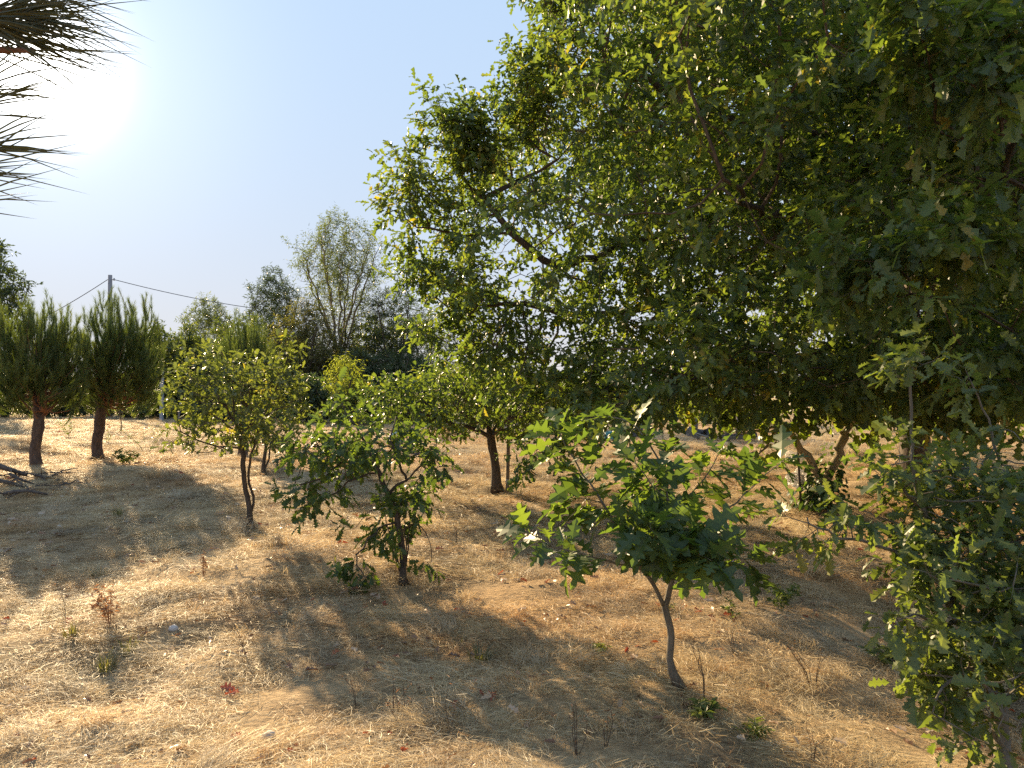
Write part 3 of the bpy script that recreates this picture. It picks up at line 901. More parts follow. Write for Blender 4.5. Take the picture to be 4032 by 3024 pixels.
def small_oak():
    D = depth_at(1040, 1868); st = .1
    sk = Skel()
    b = G(1040, D)
    sk.chain([b, P(1040, 1820, D), P(1045, 1770, D), P(1050, 1710, D), P(1060, 1640, D)], st, wob=.06)
    sk.chain([b + [.02, 0, .05], P(1055, 1810, D), P(1075, 1750, D), P(1100, 1680, D)], st, start=0, seed=1)
    sk.chain([P(1045, 1770, D), P(1100, 1740, D), P(1160, 1720, D)], st, seed=2)
    att = np.concatenate([ell_px(1070, 1690, 120, 75, D, .6, 220, 1)])
    sk.grow(att, st, .7, .13, 40, seed=11, skip=2)
    sk.finish(.035, .0025)
    spec = dict(thin=.009, tw=2, side=1, tl=.15, k=5, size=.10, droop=.2, up=.2)
    oak_tree('young_oak_tree', 'small oak half hidden behind the round-headed one, thin leaning trunk', 'tree', sk, spec, M_grey, .012, 'young oaks planted in the dry field', parts=60, m_trunk=M_bark, seed=12)
    # very thin seedling before the hedge
    sk = Skel(); D = depth_at(478, 1712)
    b = G(478, D)
    sk.chain([b, P(478, 1690, D), P(474, 1640, D), P(470, 1600, D)], .12, wob=.08)
    sk.grow(ell_px(475, 1600, 60, 45, D, .4, 60, 1), .12, .9, .16, 20, seed=2, skip=2)
    sk.finish(.02, .004)
    oak_tree('sapling', 'spindly sapling in front of the dark hedge, right of the second pine', 'tree', sk, dict(thin=.02, tw=1, side=.3, tl=.16, k=5, size=.11), M_oak_young, .05, parts=0, tlo=T_oak_lo, seed=3)
small_oak()

def red_oak():
    D = depth_at(2672, 2700); st = .05
    sk = Skel()
    b = G(2672, D)
    sk.chain([b, P(2650, 2650, D), P(2632, 2590, D), P(2640, 2500, D), P(2628, 2440, D), P(2617, 2385, D), P(2640, 2290, D), P(2642, 2180, D), P(2634, 2040, D), P(2625, 1900, D), P(2614, 1780, D), P(2608, 1700, D)], st, wob=.04)
    shoots = [
        [P(2617, 2385, D), P(2580, 2320, D - .02), P(2530, 2240, D - .04), P(2470, 2150, D - .05), P(2420, 2060, D - .06), P(2370, 1980, D - .05), P(2320, 1900, D - .02), P(2270, 1830, D), P(2230, 1760, D), P(2195, 1690, D)],
        [P(2520, 2225, D - .04), P(2430, 2215, D - .1), P(2330, 2190, D - .15), P(2230, 2165, D - .18), P(2140, 2125, D - .2), P(2070, 2090, D - .2)],
        [P(2642, 2200, D), P(2720, 2120, D + .02), P(2820, 2040, D + .05), P(2900, 1975, D + .06), P(2990, 1890, D + .1), P(3090, 1805, D + .12)],
        [P(2642, 2230, D), P(2740, 2190, D - .1), P(2850, 2200, D - .12), P(2960, 2200, D - .1)],
        [P(2634, 2050, D), P(2700, 1960, D + .1), P(2790, 1860, D + .15), P(2840, 1770, D + .15)],
        [P(2630, 1980, D), P(2560, 1900, D - .15), P(2500, 1820, D - .2)],
        [P(2642, 2190, D), P(2600, 2120, D - .25), P(2560, 2080, D - .45)],
        [P(2420, 2060, D - .06), P(2480, 1960, D + .12), P(2500, 1880, D + .2)],
        [P(2370, 1980, D - .05), P(2290, 1960, D + .1), P(2240, 1960, D + .15)],
        [P(2620, 1850, D), P(2560, 1760, D + .1), P(2480, 1660, D + .1), P(2360, 1640, D + .1)],
        [P(2640, 2120, D), P(2720, 2080, D - .25), P(2800, 2110, D - .4)],
        [P(2640, 2120, D), P(2620, 2050, D + .3), P(2660, 1990, D + .5)],
        [P(2642, 2210, D), P(2700, 2170, D - .3), P(2790, 2200, D - .5)],
        [P(2642, 2210, D), P(2560, 2110, D - .15), P(2480, 2080, D - .3)],
    ]
    for k, l in enumerate(shoots): sk.chain(l, st, wob=.05, seed=k + 1)
    sk.finish(.0185, .002)
    dens = [14, 13, 12, 14, 15, 18, 22, 18, 16, 9, 22, 18, 20, 22]
    ex = [leaves_along(l, dens[k], .165, seed=50 + k, whorl=3, droop=.22, start=.36 if k else .5) for k, l in enumerate(shoots)]
    ex.append(leaves_along([P(2640, 2170, D), P(2634, 2040, D), P(2625, 1900, D)], 22, .17, 70, 3, start=.05))
    ex.append(leaves_along([P(2625, 1900, D), P(2614, 1780, D), P(2608, 1710, D)], 9, .14, 71, 2, start=.1))
    ex.append(leaves_along([P(2640, 2260, D - .05), P(2560, 2000, D - .1)], 14, .16, 72, 3, start=.2))
    ex = cat_leaves(*ex)
    kp = HZ - F * (ex['pos'][:, 2] - CAMZ) / ex['pos'][:, 1] < 2240
    ex = {k: v[kp] for k, v in ex.items()}
    spec = dict(thin=0, tw=1, side=0, tl=.05, k=2, size=.12)
    oak_tree('red_oak_sapling', 'slender red oak sapling with big pointed lobed leaves, standing alone in the foreground', 'tree', sk, spec, M_red, .007, parts=300, tkey='red', thi=T_red, tlo=T_red, m_trunk=M_bark_young, m_twig=M_bark_young, extra=ex, seed=13)
    # thin cane just behind the leader
    q0, q1 = P(2590, 1950, D + .25), P(2580, 1440, D + .25)
red_oak()

def right_oak():
    D = 3.55; st = .055
    sk = Skel()
    b = G(3935, 3.25)
    sk.chain([b, P(3930, 2900, 3.3), P(3915, 2760, 3.35), P(3880, 2600, 3.4), P(3800, 2470, 3.45), P(3740, 2370, 3.5), P(3700, 2240, D), P(3670, 2120, D), P(3630, 2000, D), P(3600, 1900, D), P(3590, 1800, D), P(3588, 1650, D), P(3585, 1500, D), P(3600, 1380, D)], st, wob=.05)
    L = [
        [P(3740, 2370, 3.5), P(3820, 2200, 3.6), P(3880, 2000, 3.65), P(3930, 1840, 3.7), P(3900, 1700, 3.7), P(3850, 1560, 3.7), P(3800, 1450, 3.7)],
        [P(3700, 2240, D), P(3560, 2180, 3.5), P(3430, 2140, 3.45), P(3300, 2110, 3.4), P(3180, 2060, 3.4), P(3090, 2030, 3.4)],
        [P(3670, 2120, D), P(3550, 2060, 3.7), P(3450, 2030, 3.8), P(3330, 1985, 3.9)],
        [P(3630, 2000, D), P(3540, 1920, 3.5), P(3500, 1830, 3.45)],
        [P(3800, 2470, 3.45), P(3700, 2440, 3.3), P(3600, 2420, 3.2), P(3520, 2440, 3.15)],
        [P(3880, 2600, 3.4), P(3780, 2640, 3.2), P(3700, 2700, 3.1), P(3660, 2800, 3.05)],
        [P(3880, 2600, 3.4), P(3960, 2500, 3.4), P(4050, 2400, 3.4)],
        [P(3820, 2200, 3.6), P(3950, 2150, 3.5), P(4080, 2100, 3.4)],
        [P(3740, 2370, 3.5), P(3700, 2300, 3.2), P(3640, 2250, 3.0)],
        [P(3915, 2760, 3.35), P(3880, 2700, 3.1), P(3850, 2680, 2.9)],
    ]
    for k, l in enumerate(L): sk.chain(l, st, wob=.1, seed=k + 1)
    att = np.concatenate([ell_px(3760, 1960, 220, 190, D, .4, 300, 1), ell_px(3780, 2240, 270, 200, D - .1, .45, 420, 2), ell_px(3830, 2600, 230, 210, 3.25, .35, 380, 3),
                          ell_px(3590, 1450, 95, 110, D, .12, 60, 4), ell_px(3280, 2080, 170, 60, 3.42, .15, 50, 5), 
                          ell_px(3970, 1950, 120, 250, 3.6, .35, 180, 7), ell_px(3540, 1830, 70, 110, 3.5, .2, 40, 8), ell_px(3830, 1500, 60, 90, 3.7, .12, 16, 9), ell_px(4100, 2300, 150, 300, 3.3, .3, 120, 10),
                          ell_px(3800, 2850, 130, 90, 3.1, .2, 40, 11), ell_px(3590, 2420, 110, 80, 3.2, .2, 40, 12)])
    sk.grow(att, st, .45, .075, 60, bias=(0, 0, .03), seed=17, skip=10)
    sk.finish(.034, .002)
    spec = dict(thin=.0055, tw=2, side=.42, tl=.12, k=4, size=.095, droop=.3, up=.1)
    oak_tree('leafy_oak_sapling', 'leafy oak sapling cut by the right edge, reaching the bottom corner of the picture', 'tree', sk, spec, M_grey, .007, parts=300, tkey='oak_hi', m_trunk=M_bark_young, m_twig=M_bark_young, seed=18, twig_r=.0016)
right_oak()

# ================================================================== PINES
def needles(mb_v, mb_t, mb_a, n0, base, dirs, L, w, ang, nper, g, s0=0.0, bend=.15):
    """needles round shoots: base (m,3), dirs (m,3) unit, L shoot lengths"""
    m = len(base)
    rep = np.repeat(np.arange(m), nper)
    t = g.uniform(s0, 1, m * nper)
    d = dirs[rep]
    p = base[rep] + d * (L[rep] * t)[:, None]
    ref = unit(np.cross(d, g.standard_normal((m * nper, 3))))
    a = ang * g.uniform(.5, 1.3, m * nper)
    nd = unit(d * np.cos(a)[:, None] + ref * np.sin(a)[:, None])
    return p, nd, rep

def pine(name, label, trunk, crown_c, crown_r, nshoot, D, seed, group, limb_from):
    g = np.random.default_rng(seed)
    base = np.asarray(trunk[0], float)
    tree = empty(name, base, label, 'tree', group)
    tk = MB(base)
    sk = Skel(); sk.chain(trunk, .12, wob=.05, seed=seed)
    Pk = np.array(sk.p)
    r = np.interp(np.linspace(0, 1, len(Pk)), [0, .06, .3, .5, .62, 1], [.155, .125, .105, .12, .10, .07])
    r = r * D / 18 * 1.05
    tk.tube(Pk, r, 12, rough=.05)
    tk.build('trunk', M_bark_pine, tree, smooth=True)
    top = Pk[-1]
    c = np.asarray(crown_c, float); rr = np.asarray(crown_r, float)
    # shoot bases: within the crown, tops reaching its outline; flat-bottomed
    u = unit(g.standard_normal((nshoot * 3, 3)))
    u = u[u[:, 2] > -.72][:nshoot]
    f = g.uniform(.1, 1, len(u)) ** .42
    tip = c + u * rr * f[:, None]
    out = u.copy(); out[:, 2] = 0
    side_ = np.clip(1.05 - .75 * u[:, 2], .15, 1.5) * f
    L = D / 18 * g.uniform(.45, .85, len(u))
    crest = (u[:, 2] > 0) & (f > .75) & (g.uniform(0, 1, len(u)) < .4)          # leaders that stand proud of the crown
    tip = tip + np.array([0, 0, 1.0]) * np.where(crest, g.uniform(.08, .34, len(u)), 0)[:, None] * D / 15
    # each shoot leaves the crown sideways and bends upwards: p = b + A t + C t^2
    A = L[:, None] * (out * side_[:, None] * .95 + np.array([0, 0, 1.0]) * (.34 + .22 * u[:, 2:3]) + g.standard_normal((len(u), 3)) * .16)
    C = L[:, None] * (out * side_[:, None] * -.3 + np.array([0, 0, 1.0]) * (.36 + .2 * u[:, 2:3]) + g.standard_normal((len(u), 3)) * .08)
    b = tip - A - C
    lb = MB(base)
    order = g.permutation(len(u))[:70]
    for j, i in enumerate(order):
        s = np.asarray(limb_from, float) + g.uniform(-.05, .1, 3) + [0, 0, g.uniform(0, .55)]
        mid = s * .5 + b[i] * .5 + [0, 0, -.12]
        q = [s, s * .7 + mid * .3 + [0, 0, .0], mid, b[i] * .8 + mid * .2, b[i], tip[i]]
        rad = np.array([.04, .033, .025, .015, .01, .005]) * (1.25 if j < 8 else .55)
        if j < 8:
            bb = MB(base); bb.tube(q, rad, 7, rough=.04); bb.build('limb', M_bark_pine_red, tree, smooth=True)
        else: lb.tube(q, rad, 4)
    o = lb.build('twigs', M_bark_pine_red, tree); o['kind'] = 'stuff'
    nper = 165
    # curved shoots: lean outwards at the base, straighten upwards
    rep = np.repeat(np.arange(len(b)), nper)
    t = g.uniform(.22, 1, len(rep))
    p = b[rep] + A[rep] * t[:, None] + C[rep] * (t ** 2)[:, None]
    dd = unit(A[rep] + 2 * C[rep] * t[:, None])
    rf = unit(np.cross(dd, g.standard_normal(dd.shape)))
    aa = .52 * g.uniform(.4, 1.3, len(rep))
    nd = unit(dd * np.cos(aa)[:, None] + rf * np.sin(aa)[:, None])
    nl = .115 * g.uniform(.7, 1.15, len(p)); wd = .0055
    side = unit(np.cross(nd, g.standard_normal(nd.shape)))
    V = np.stack([p - side * wd / 2, p + side * wd / 2, p + nd * nl[:, None]], 1).reshape(-1, 3) - base
    T = np.arange(len(V)).reshape(-1, 3)
    var = np.repeat(np.clip(.45 + .16 * g.standard_normal(len(b))[rep] + .12 * g.standard_normal(len(p)), 0, 1), 3)
    me = mesh_np('crown', V, T, M_pine, {'var': var})
    obj('crown', me, tree)
    print(name, round(D, 1), len(T), f'{time.time() - T0:.1f}s')

PG = 'stone pines at the left of the field'
D1 = depth_at(148, 1845)
pine('pine_tree', 'bushy young pine nearest the left edge, with a crooked dark trunk', [G(148, D1), P(138, 1780, D1), P(150, 1710, D1), P(152, 1650, D1), P(150, 1590, D1), P(150, 1520, D1)],
     P(145, 1425, D1), tuple(v * D1 / 16.8 for v in (1.12, 1.12, 1.42)), 640, D1, 31, PG, P(150, 1640, D1))
D2 = depth_at(387, 1803)
pine('pine_tree', 'round young pine with a bent trunk just left of the utility pole', [G(387, D2), P(383, 1740, D2), P(392, 1690, D2), P(398, 1630, D2), P(390, 1580, D2), P(395, 1500, D2)],
     P(475, 1425, D2), tuple(v * D2 / 20 for v in (1.2, 1.2, 1.72)), 660, D2, 32, PG, P(393, 1600, D2))
D3 = D2 * 1.05
pine('pine_tree', 'upright pine peeking out above the round-headed young oak', [G(960, D3), P(960, 1740, D3), P(965, 1650, D3), P(960, 1560, D3)],
     P(975, 1455, D3), tuple(v * D3 / 21.5 for v in (.95, .95, 1.5)), 430, D3, 33, PG, P(962, 1600, D3))

def near_pine():
    g = np.random.default_rng(44)
    base = np.array([-1.55, .62, float(H(-1.55, .62))])
    tree = empty('near_pine_tree', base, 'pine beside the camera whose long needles hang into the upper left corner', 'tree')
    tk = MB(base)
    pts = [base + [0, 0, -.05], base + [.03, 0, .8], base + [.0, .02, 1.7], base + [.04, .03, 2.4], base + [.02, 0, 3.4]]
    sk = Skel(); sk.chain(pts, .15, wob=.04)
    Pk = np.array(sk.p); tk.tube(Pk, np.linspace(.085, .03, len(Pk)), 12, rough=.04)
    tk.build('trunk', M_bark_pine, tree, smooth=True)
    D = 1.0
    # shoots: (base px, tip px, depth, length of needles)
    sh = [((-330, 30), (90, 40), 1.0, 95), ((-300, -90), (150, -60), 1.05, 90), ((-330, 110), (40, 120), 1.0, 60), ((-300, 180), (120, 190), .98, 16), ((-350, 0), (-60, 60), .95, 60),
          ((-450, 500), (-60, 400), 1.0, 26), ((-460, 640), (-70, 560), .98, 34), ((-470, 760), (-100, 650), 1.0, 30), ((-430, 420), (-110, 340), 1.0, 24), ((-500, 860), (-190, 800), 1.0, 16)]
    lb = None
    V, T, A = [], [], []
    n = 0
    for k, (a, b, d, m) in enumerate(sh):
        m = int(m * .6)
        A0, B0 = P(a[0], a[1], d), P(b[0], b[1], d + .03)
        s = np.array([base[0] + .02, base[1], A0[2] - .12])
        bb = MB(base); bb.tube([s, s * .5 + A0 * .5 + [0, 0, -.03], A0, A0 * .4 + B0 * .6, B0], [.012, .009, .007, .005, .003], 6)
        bb.build('branch', M_bark_pine_red, tree, smooth=True)
        dirs = unit(B0 - A0)[None]; L = np.array([np.linalg.norm(B0 - A0)])
        p, nd, rep = needles(None, None, None, 0, A0[None], dirs, L, 0, .42, m, g, s0=.45)
        for i in range(len(p)):
            ln = .14 * g.uniform(.75, 1.2)
            sd = unit(np.cross(nd[i], g.standard_normal(3)))
            up = np.cross(sd, nd[i])
            drop = np.array([0, 0, -1.0]) * ln * g.uniform(.0, .16)
            w0 = .0013
            q0, q1, q2 = p[i], p[i] + nd[i] * ln * .5 + drop * .25, p[i] + nd[i] * ln + drop
            ring = [sd * w0, -.5 * sd * w0 + .87 * up * w0, -.5 * sd * w0 - .87 * up * w0]
            V += [q0 + r for r in ring] + [q1 + r * .9 for r in ring] + [q2]
            for e in range(3):
                f = (e + 1) % 3
                T += [(n + e, n + f, n + 3 + f), (n + e, n + 3 + f, n + 3 + e), (n + 3 + e, n + 3 + f, n + 6)]
            A += [float(np.clip(.5 + .25 * g.standard_normal(), 0, 1))] * 7
            n += 7
    o = obj('needles', mesh_np('needles', np.array(V) - base, np.array(T), M_pine_near, {'var': np.array(A)}), tree)
    o['kind'] = 'stuff'
near_pine()
# ================================================================== TREES AND HEDGE BEHIND
def far_tree(name, label, px, top, width, D, material, group, n=240, leaf=.22, templates=None, seed=0, bottom=None, trunk_r=.14, tw=2, side=.5, k=6, tl=.5, up=.3, cat='tree', lobes=5, m_trunk=None, thin=.03, bias=.15, depth=None, limbs=5, fan=1.0, flat=.4, droop=.25):
    """a tree or bush of the far hedge: base at px, crown from 'top' down to 'bottom' (pixels of the photo), D metres away"""
    g = np.random.default_rng(seed)
    b = G(px, D)
    s = 1 / F * D
    ztop = CAMZ + (HZ - top) * s
    zbot = b[2] + .25 if bottom is None else CAMZ + (HZ - bottom) * s
    hw = width * s / 2; hd = depth or hw * .8
    cz, hz = (ztop + zbot) / 2, (ztop - zbot) / 2
    st = max(.22, min(hz, hw) / 7)
    sk = Skel()
    sk.chain([b + [0, 0, -.05], b + [g.uniform(-.1, .1), 0, (zbot - b[2]) * .6 + .1], b + [g.uniform(-.2, .2), 0, zbot - b[2] + hz * .3], np.array([b[0] + g.uniform(-.3, .3) * hw, b[1], cz - hz * .1])], st, wob=.1, seed=seed)
    n = int(n * 1.6)
    att = [ellipsoid((b[0], b[1], cz), (hw * .8, hd * .8, hz * .85), int(n * .5), seed)]
    for q in range(lobes):
        a = g.uniform(0, 6.28); e = g.uniform(-.75, .95)
        cc = np.array([b[0] + math.cos(a) * hw * .6, b[1] + math.sin(a) * hd * .6, cz + e * hz * .62])
        rr = np.array([hw * .42, hd * .42, hz * .36]) * g.uniform(.7, 1.1)
        cc[2] = max(cc[2], b[2] + .2 + rr[2] * .6)
        att.append(ellipsoid(cc, rr, int(n * .5 / lobes) + 4, seed + q))
    for q in range(limbs):
        a = (q + g.uniform(0, .6)) * 6.28 / limbs; e = g.uniform(.35, .95)
        tip = np.array([b[0] + math.cos(a) * hw * .85, b[1] + math.sin(a) * hd * .85, cz + e * hz * .8 * fan])
        s0 = np.array([b[0], b[1], b[2] + (zbot - b[2]) * g.uniform(.8, 1.1) + .1])
        sk.chain([s0, s0 * .6 + tip * .4 + [0, 0, .1 * hz], tip], st, wob=.15, seed=seed * 7 + q)
    if cat == 'bush': att.append(ellipsoid((b[0], b[1], b[2] + .5), (hw * .95, hd * .9, .55), n // 4, seed + 78))
    att.append(ellipsoid((b[0] + g.uniform(-.2, .2) * hw, b[1], ztop - hz * .3), (hw * .4, hd * .4, hz * .3), n // 8, seed + 77))
    att = np.concatenate(att); att = att[att[:, 2] > b[2] + .15]
    sk.grow(att, st, 7 * st, 1.0 * st, 50, bias=(0, 0, bias), seed=seed)
    sk.finish(trunk_r, .008)
    spec = dict(thin=max(thin, .06), tw=tw + 2, side=side + 1.5, tl=tl, k=k + 2, size=leaf, droop=droop, up=up, flat=flat)
    return oak_tree(name, label, cat, sk, spec, material, trunk_r * .28, group, parts=0, tlo=templates or T_simple, m_trunk=m_trunk or M_bark, m_twig=M_bark, seed=seed + 5, twig_r=.004, max_branches=6, kbig=7)

HG = 'trees and bushes of the hedge behind the field'
far_tree('dark_oak_tree', 'dark leafy tree at the far left edge behind the pines', -60, 925, 360, 40, M_bgdark, HG, n=330, leaf=.26, seed=101, bottom=1620, tw=3, tl=.6)
far_tree('willow_tree', 'tall airy willow with fanned upright limbs rising above the hedge', 1335, 850, 370, 46, M_willow, HG, n=420, leaf=.24, templates=T_lance, seed=102, bottom=1420, trunk_r=.22, tw=2, side=.55, k=6, tl=.8, up=.9, bias=.75, lobes=6, m_trunk=M_bark_pale, thin=.035, limbs=9)
far_tree('poplar_tree', 'dark rounded tree standing left of the tall airy willow', 1080, 1045, 250, 50, M_bgdark, HG, n=330, leaf=.25, templates=T_lance, seed=103, bottom=1600, tw=3, up=.7, bias=.5)
far_tree('poplar_tree', 'pale hazy rounded tree between the utility pole and the darker poplar', 822, 1165, 240, 58, M_willow, HG, n=280, leaf=.28, templates=T_lance, seed=104, bottom=1600, tw=3, up=.6, bias=.4)
far_tree('olive_bush', 'olive-brown tall bush below the fanned willow', 1195, 1185, 330, 43, M_bgolive, HG, n=420, leaf=.24, templates=T_lance, seed=105, cat='bush', tw=3, droop=.5, bottom=1640)
far_tree('dark_tree', 'dark dense tree on the right flank of the tall willow', 1560, 1120, 270, 45, M_bgdark, HG, n=420, leaf=.22, templates=T_lance, seed=106, bottom=1600, tw=3, up=.4)
far_tree('hedge_bush', 'ragged reddish-tipped bush between the second pine and the round-headed oak', 625, 1285, 180, 41, M_bgoak, HG, n=240, leaf=.22, seed=107, cat='bush', tw=3, bottom=1640)
far_tree('hedge_bush', 'small leafy bush right of the grey post, behind the round-headed oak', 740, 1270, 130, 44, M_bgoak, HG, n=200, leaf=.2, seed=108, cat='bush', tw=3, bottom=1640)
far_tree('hedge_bush', 'broad green bush behind the upright pine', 900, 1330, 230, 42, M_bgoak, HG, n=260, leaf=.22, seed=109, cat='bush', tw=3, bottom=1640)
far_tree('hedge_bush', 'dark low bush under the fanned willow, behind the bushy oak', 1390, 1390, 260, 42, M_bgdark, HG, n=300, leaf=.2, seed=110, cat='bush', tw=3, bottom=1650)
far_tree('hedge_bush', 'dim green bush filling the gap below the dark tree', 1650, 1440, 280, 44, M_bgdark, HG, n=280, leaf=.2, seed=111, cat='bush', tw=3, bottom=1650)
far_tree('hedge_bush', 'shaded dark bush between the two pine trunks', 250, 1470, 260, 44, M_bgdark, HG, n=280, leaf=.2, seed=112, cat='bush', tw=3, bottom=1655)
far_tree('hedge_bush', 'dark low hedge bush behind the spindly sapling', 500, 1480, 300, 45, M_bgdark, HG, n=300, leaf=.2, seed=113, cat='bush', tw=3, bottom=1655)
far_tree('hedge_bush', 'grey-green bush behind the pine at the left edge', 20, 1400, 260, 44, M_bgoak, HG, n=260, leaf=.2, seed=114, cat='bush', tw=3, bottom=1655)
far_tree('hedge_bush', 'bush beyond the left edge continuing the hedge', -260, 1350, 320, 44, M_bgoak, HG, n=220, leaf=.22, seed=115, cat='bush', tw=3, bottom=1655)
far_tree('hedge_bush', 'leafy bush behind the spot where the grey post stands', 690, 1440, 220, 43, M_bgdark, HG, n=240, leaf=.2, seed=116, cat='bush', tw=3, bottom=1655)
far_tree('hedge_bush', 'mid green bush behind the small half hidden oak', 1050, 1480, 240, 40, M_bgoak, HG, n=240, leaf=.2, seed=117, cat='bush', tw=3, bottom=1655)
far_tree('yellow_bush', 'yellow-green drooping bush in front of the dark hedge, above the bushy oak', 1360, 1420, 150, 33, M_vine, HG, n=200, leaf=.18, templates=T_lance, seed=118, cat='bush', tw=2, bottom=1620, droop=.7)
for i, (px, top, wd, D, mt, lab) in enumerate(((965, 1240, 300, 47, M_bgoak, 'green bush filling the gap left of the darker poplar'), (1215, 1215, 330, 48, M_bgoak, 'tall green bush between the darker poplar and the tall willow'),
        (1450, 1230, 300, 47, M_bgoak, 'tall bush under the right side of the tall willow'), (1680, 1210, 300, 48, M_bgdark, 'dark tall bush right of the dark dense tree'), (735, 1330, 260, 46, M_bgoak, 'rounded bush below the pale hazy tree'), (1080, 1330, 340, 45, M_bgdark, 'dark bush below the darker poplar'),
        (1330, 1330, 340, 45, M_bgolive, 'olive bush around the foot of the tall willow'), (1560, 1380, 320, 43, M_bgdark, 'low dark bush below the dark dense tree'))):
    far_tree('tall_bush', lab, px, top, wd, D, mt, HG, n=330, leaf=.21, templates=T_lance if i % 2 else T_simple, seed=190 + i, cat='bush', tw=3, bottom=1660, lobes=7)
for i, (px, top, wd, D, lab) in enumerate(((1250, 1500, 260, 35, 'dim hedge bush low behind the left part of the bushy oak'), (1480, 1510, 260, 34, 'dim hedge bush low behind the top of the bushy oak'),
        (1730, 1500, 300, 35, 'dim hedge bush low behind the left boughs of the staked oak'), (2000, 1520, 280, 36, 'dim hedge bush low behind the trunk fork of the staked oak'), (870, 1500, 240, 36, 'dim hedge bush low behind the crown of the round-headed oak'), (1900, 1400, 260, 47, 'dark hedge bush between the dark tree and the big oak'))):
    far_tree('hedge_bush', lab, px, top, wd, D, M_bgdark, HG, n=220, leaf=.18, seed=170 + i, cat='bush', tw=3, bottom=1680)
RG = 'trees glimpsed far away behind the big oak'
for i, (px, top, wd, D, m, lab) in enumerate((
        (1880, 1450, 380, 75, M_bgoak, 'distant bush seen past the left side of the big oak crown'),
        (2300, 1480, 420, 80, M_bgdark, 'distant dark bush behind the foliage of the red oak sapling'),
        (2780, 1500, 420, 90, M_bgoak, 'distant bush beyond the draped shade cloth'),
        (3250, 1490, 460, 95, M_bgoak, 'distant bush beyond the twisted tree'),
        (3720, 1480, 460, 90, M_bgdark, 'distant dark bush behind the trunk of the big oak'),
        (4180, 1470, 460, 90, M_bgoak, 'distant bush beyond the right edge of the field'))):
    far_tree('distant_bush', lab, px, top, wd, D, m, RG, n=24, leaf=.75, seed=130 + i, cat='bush', tw=2, tl=.7, bottom=1600)
VG = 'sunlit vine bushes beyond the big oak'
for i, (px, top, wd, D, lab) in enumerate((
        (2560, 1560, 170, 34, 'sunlit vine bush behind the low dark planks'), (2780, 1575, 150, 33, 'sunlit vine bush hanging over the shade cloth'),
        (2900, 1590, 140, 30, 'yellow-green vine bush by the two grey posts'), (3020, 1580, 150, 31, 'yellow-green vine bush behind the black crate'),
        (3300, 1590, 200, 33, 'bright vine bush behind the leaning twisted tree'), (3480, 1600, 170, 30, 'bright vine bush left of the big oak trunk'),
        (3760, 1600, 220, 32, 'sunlit vine bush right of the big oak trunk'), (2200, 1570, 190, 36, 'shaded vine bush beyond the staked oak'))):
    far_tree('vine_bush', lab, px, top, wd, D, M_vine, VG, n=110, leaf=.17, templates=T_simple, seed=150 + i, cat='bush', tw=2, side=.4, bottom=1700, trunk_r=.05, tl=.35)

# twisted tree with ivy
def twisted():
    D = depth_at(3215, 2008); st = .12
    sk = Skel()
    b = G(3215, D)
    sk.chain([b, P(3222, 1960, D), P(3245, 1900, D), P(3270, 1845, D), P(3300, 1790, D), P(3315, 1730, D), P(3345, 1670, D), P(3400, 1635, D), P(3470, 1625, D), P(3540, 1600, D)], st, wob=.12)
    for k, l in enumerate([
        [P(3235, 1920, D), P(3205, 1860, D), P(3175, 1800, D), P(3140, 1740, D - .1), P(3090, 1690, D - .2), P(3000, 1690, D - .3), P(2920, 1715, D - .35), P(2860, 1700, D - .4)],
        [P(3090, 1690, D - .2), P(3030, 1720, D - .4), P(2990, 1780, D - .5), P(2930, 1810, D - .6), P(2885, 1790, D - .6)],
        [P(3310, 1740, D), P(3290, 1690, D), P(3270, 1640, D), P(3250, 1570, D)],
        [P(3345, 1670, D), P(3360, 1600, D - .2), P(3330, 1520, D - .3)],
        [P(3400, 1635, D), P(3440, 1700, D - .2), P(3450, 1760, D - .3)],
        [P(3140, 1740, D - .1), P(3120, 1660, D), P(3060, 1600, D + .1)],
    ]): sk.chain(l, st, wob=.14, seed=k + 1)
    att = np.concatenate([ell_px(3020, 1690, 170, 70, D - .3, .5, 90, 1), ell_px(3310, 1570, 110, 100, D - .3, .5, 150, 2), ell_px(3440, 1680, 100, 90, D - .2, .5, 60, 3), ell_px(2920, 1790, 70, 40, D - .6, .2, 14, 4)])
    sk.grow(att, st, .9, .18, 30, bias=(0, 0, -.02), seed=19, skip=12)
    sk.finish(.085, .003)
    spec = dict(thin=.014, tw=2, side=.5, tl=.16, k=3, size=.105, droop=.7, up=0, flat=.1)
    t = oak_tree('twisted_tree', 'twisted pale-barked tree with round yellow-green leaves and ivy at its foot', 'tree', sk, spec, M_fig, .02, parts=200, tkey='round', thi=T_round, tlo=T_round, m_trunk=M_bark_pale, m_twig=M_bark_pale, seed=20, rough=.06)
    g = np.random.default_rng(8)
    n = 420
    idx = g.integers(0, 9, n)
    z = np.abs(g.standard_normal(n)) * .28
    a = g.uniform(0, 6.28, n)
    rad = .1 + np.abs(g.standard_normal(n)) * .1 * np.exp(-z)
    cx = np.interp(z, [0, .16, .38, .6, .9], [b[0], b[0] + .03, b[0] + .11, b[0] + .2, b[0] + .33])
    pos = np.stack([cx + rad * np.cos(a), b[1] + rad * np.sin(a), b[2] + .03 + z], -1)
    ax = unit(np.stack([np.cos(a), np.sin(a), -.6 * np.ones(n)], -1) + g.standard_normal((n, 3)) * .4)
    nrm = unit(np.stack([np.cos(a), np.sin(a), .6 * np.ones(n)], -1) + g.standard_normal((n, 3)) * .3)
    o = obj('ivy', leaves_mesh('ivy', T_round, pos, ax, nrm, .07 * g.uniform(.6, 1.3, n), g.uniform(0, 1, n), M_ivy, b), t)
    o['kind'] = 'stuff'
    o['label'] = 'ivy wrapped round the foot'
twisted()

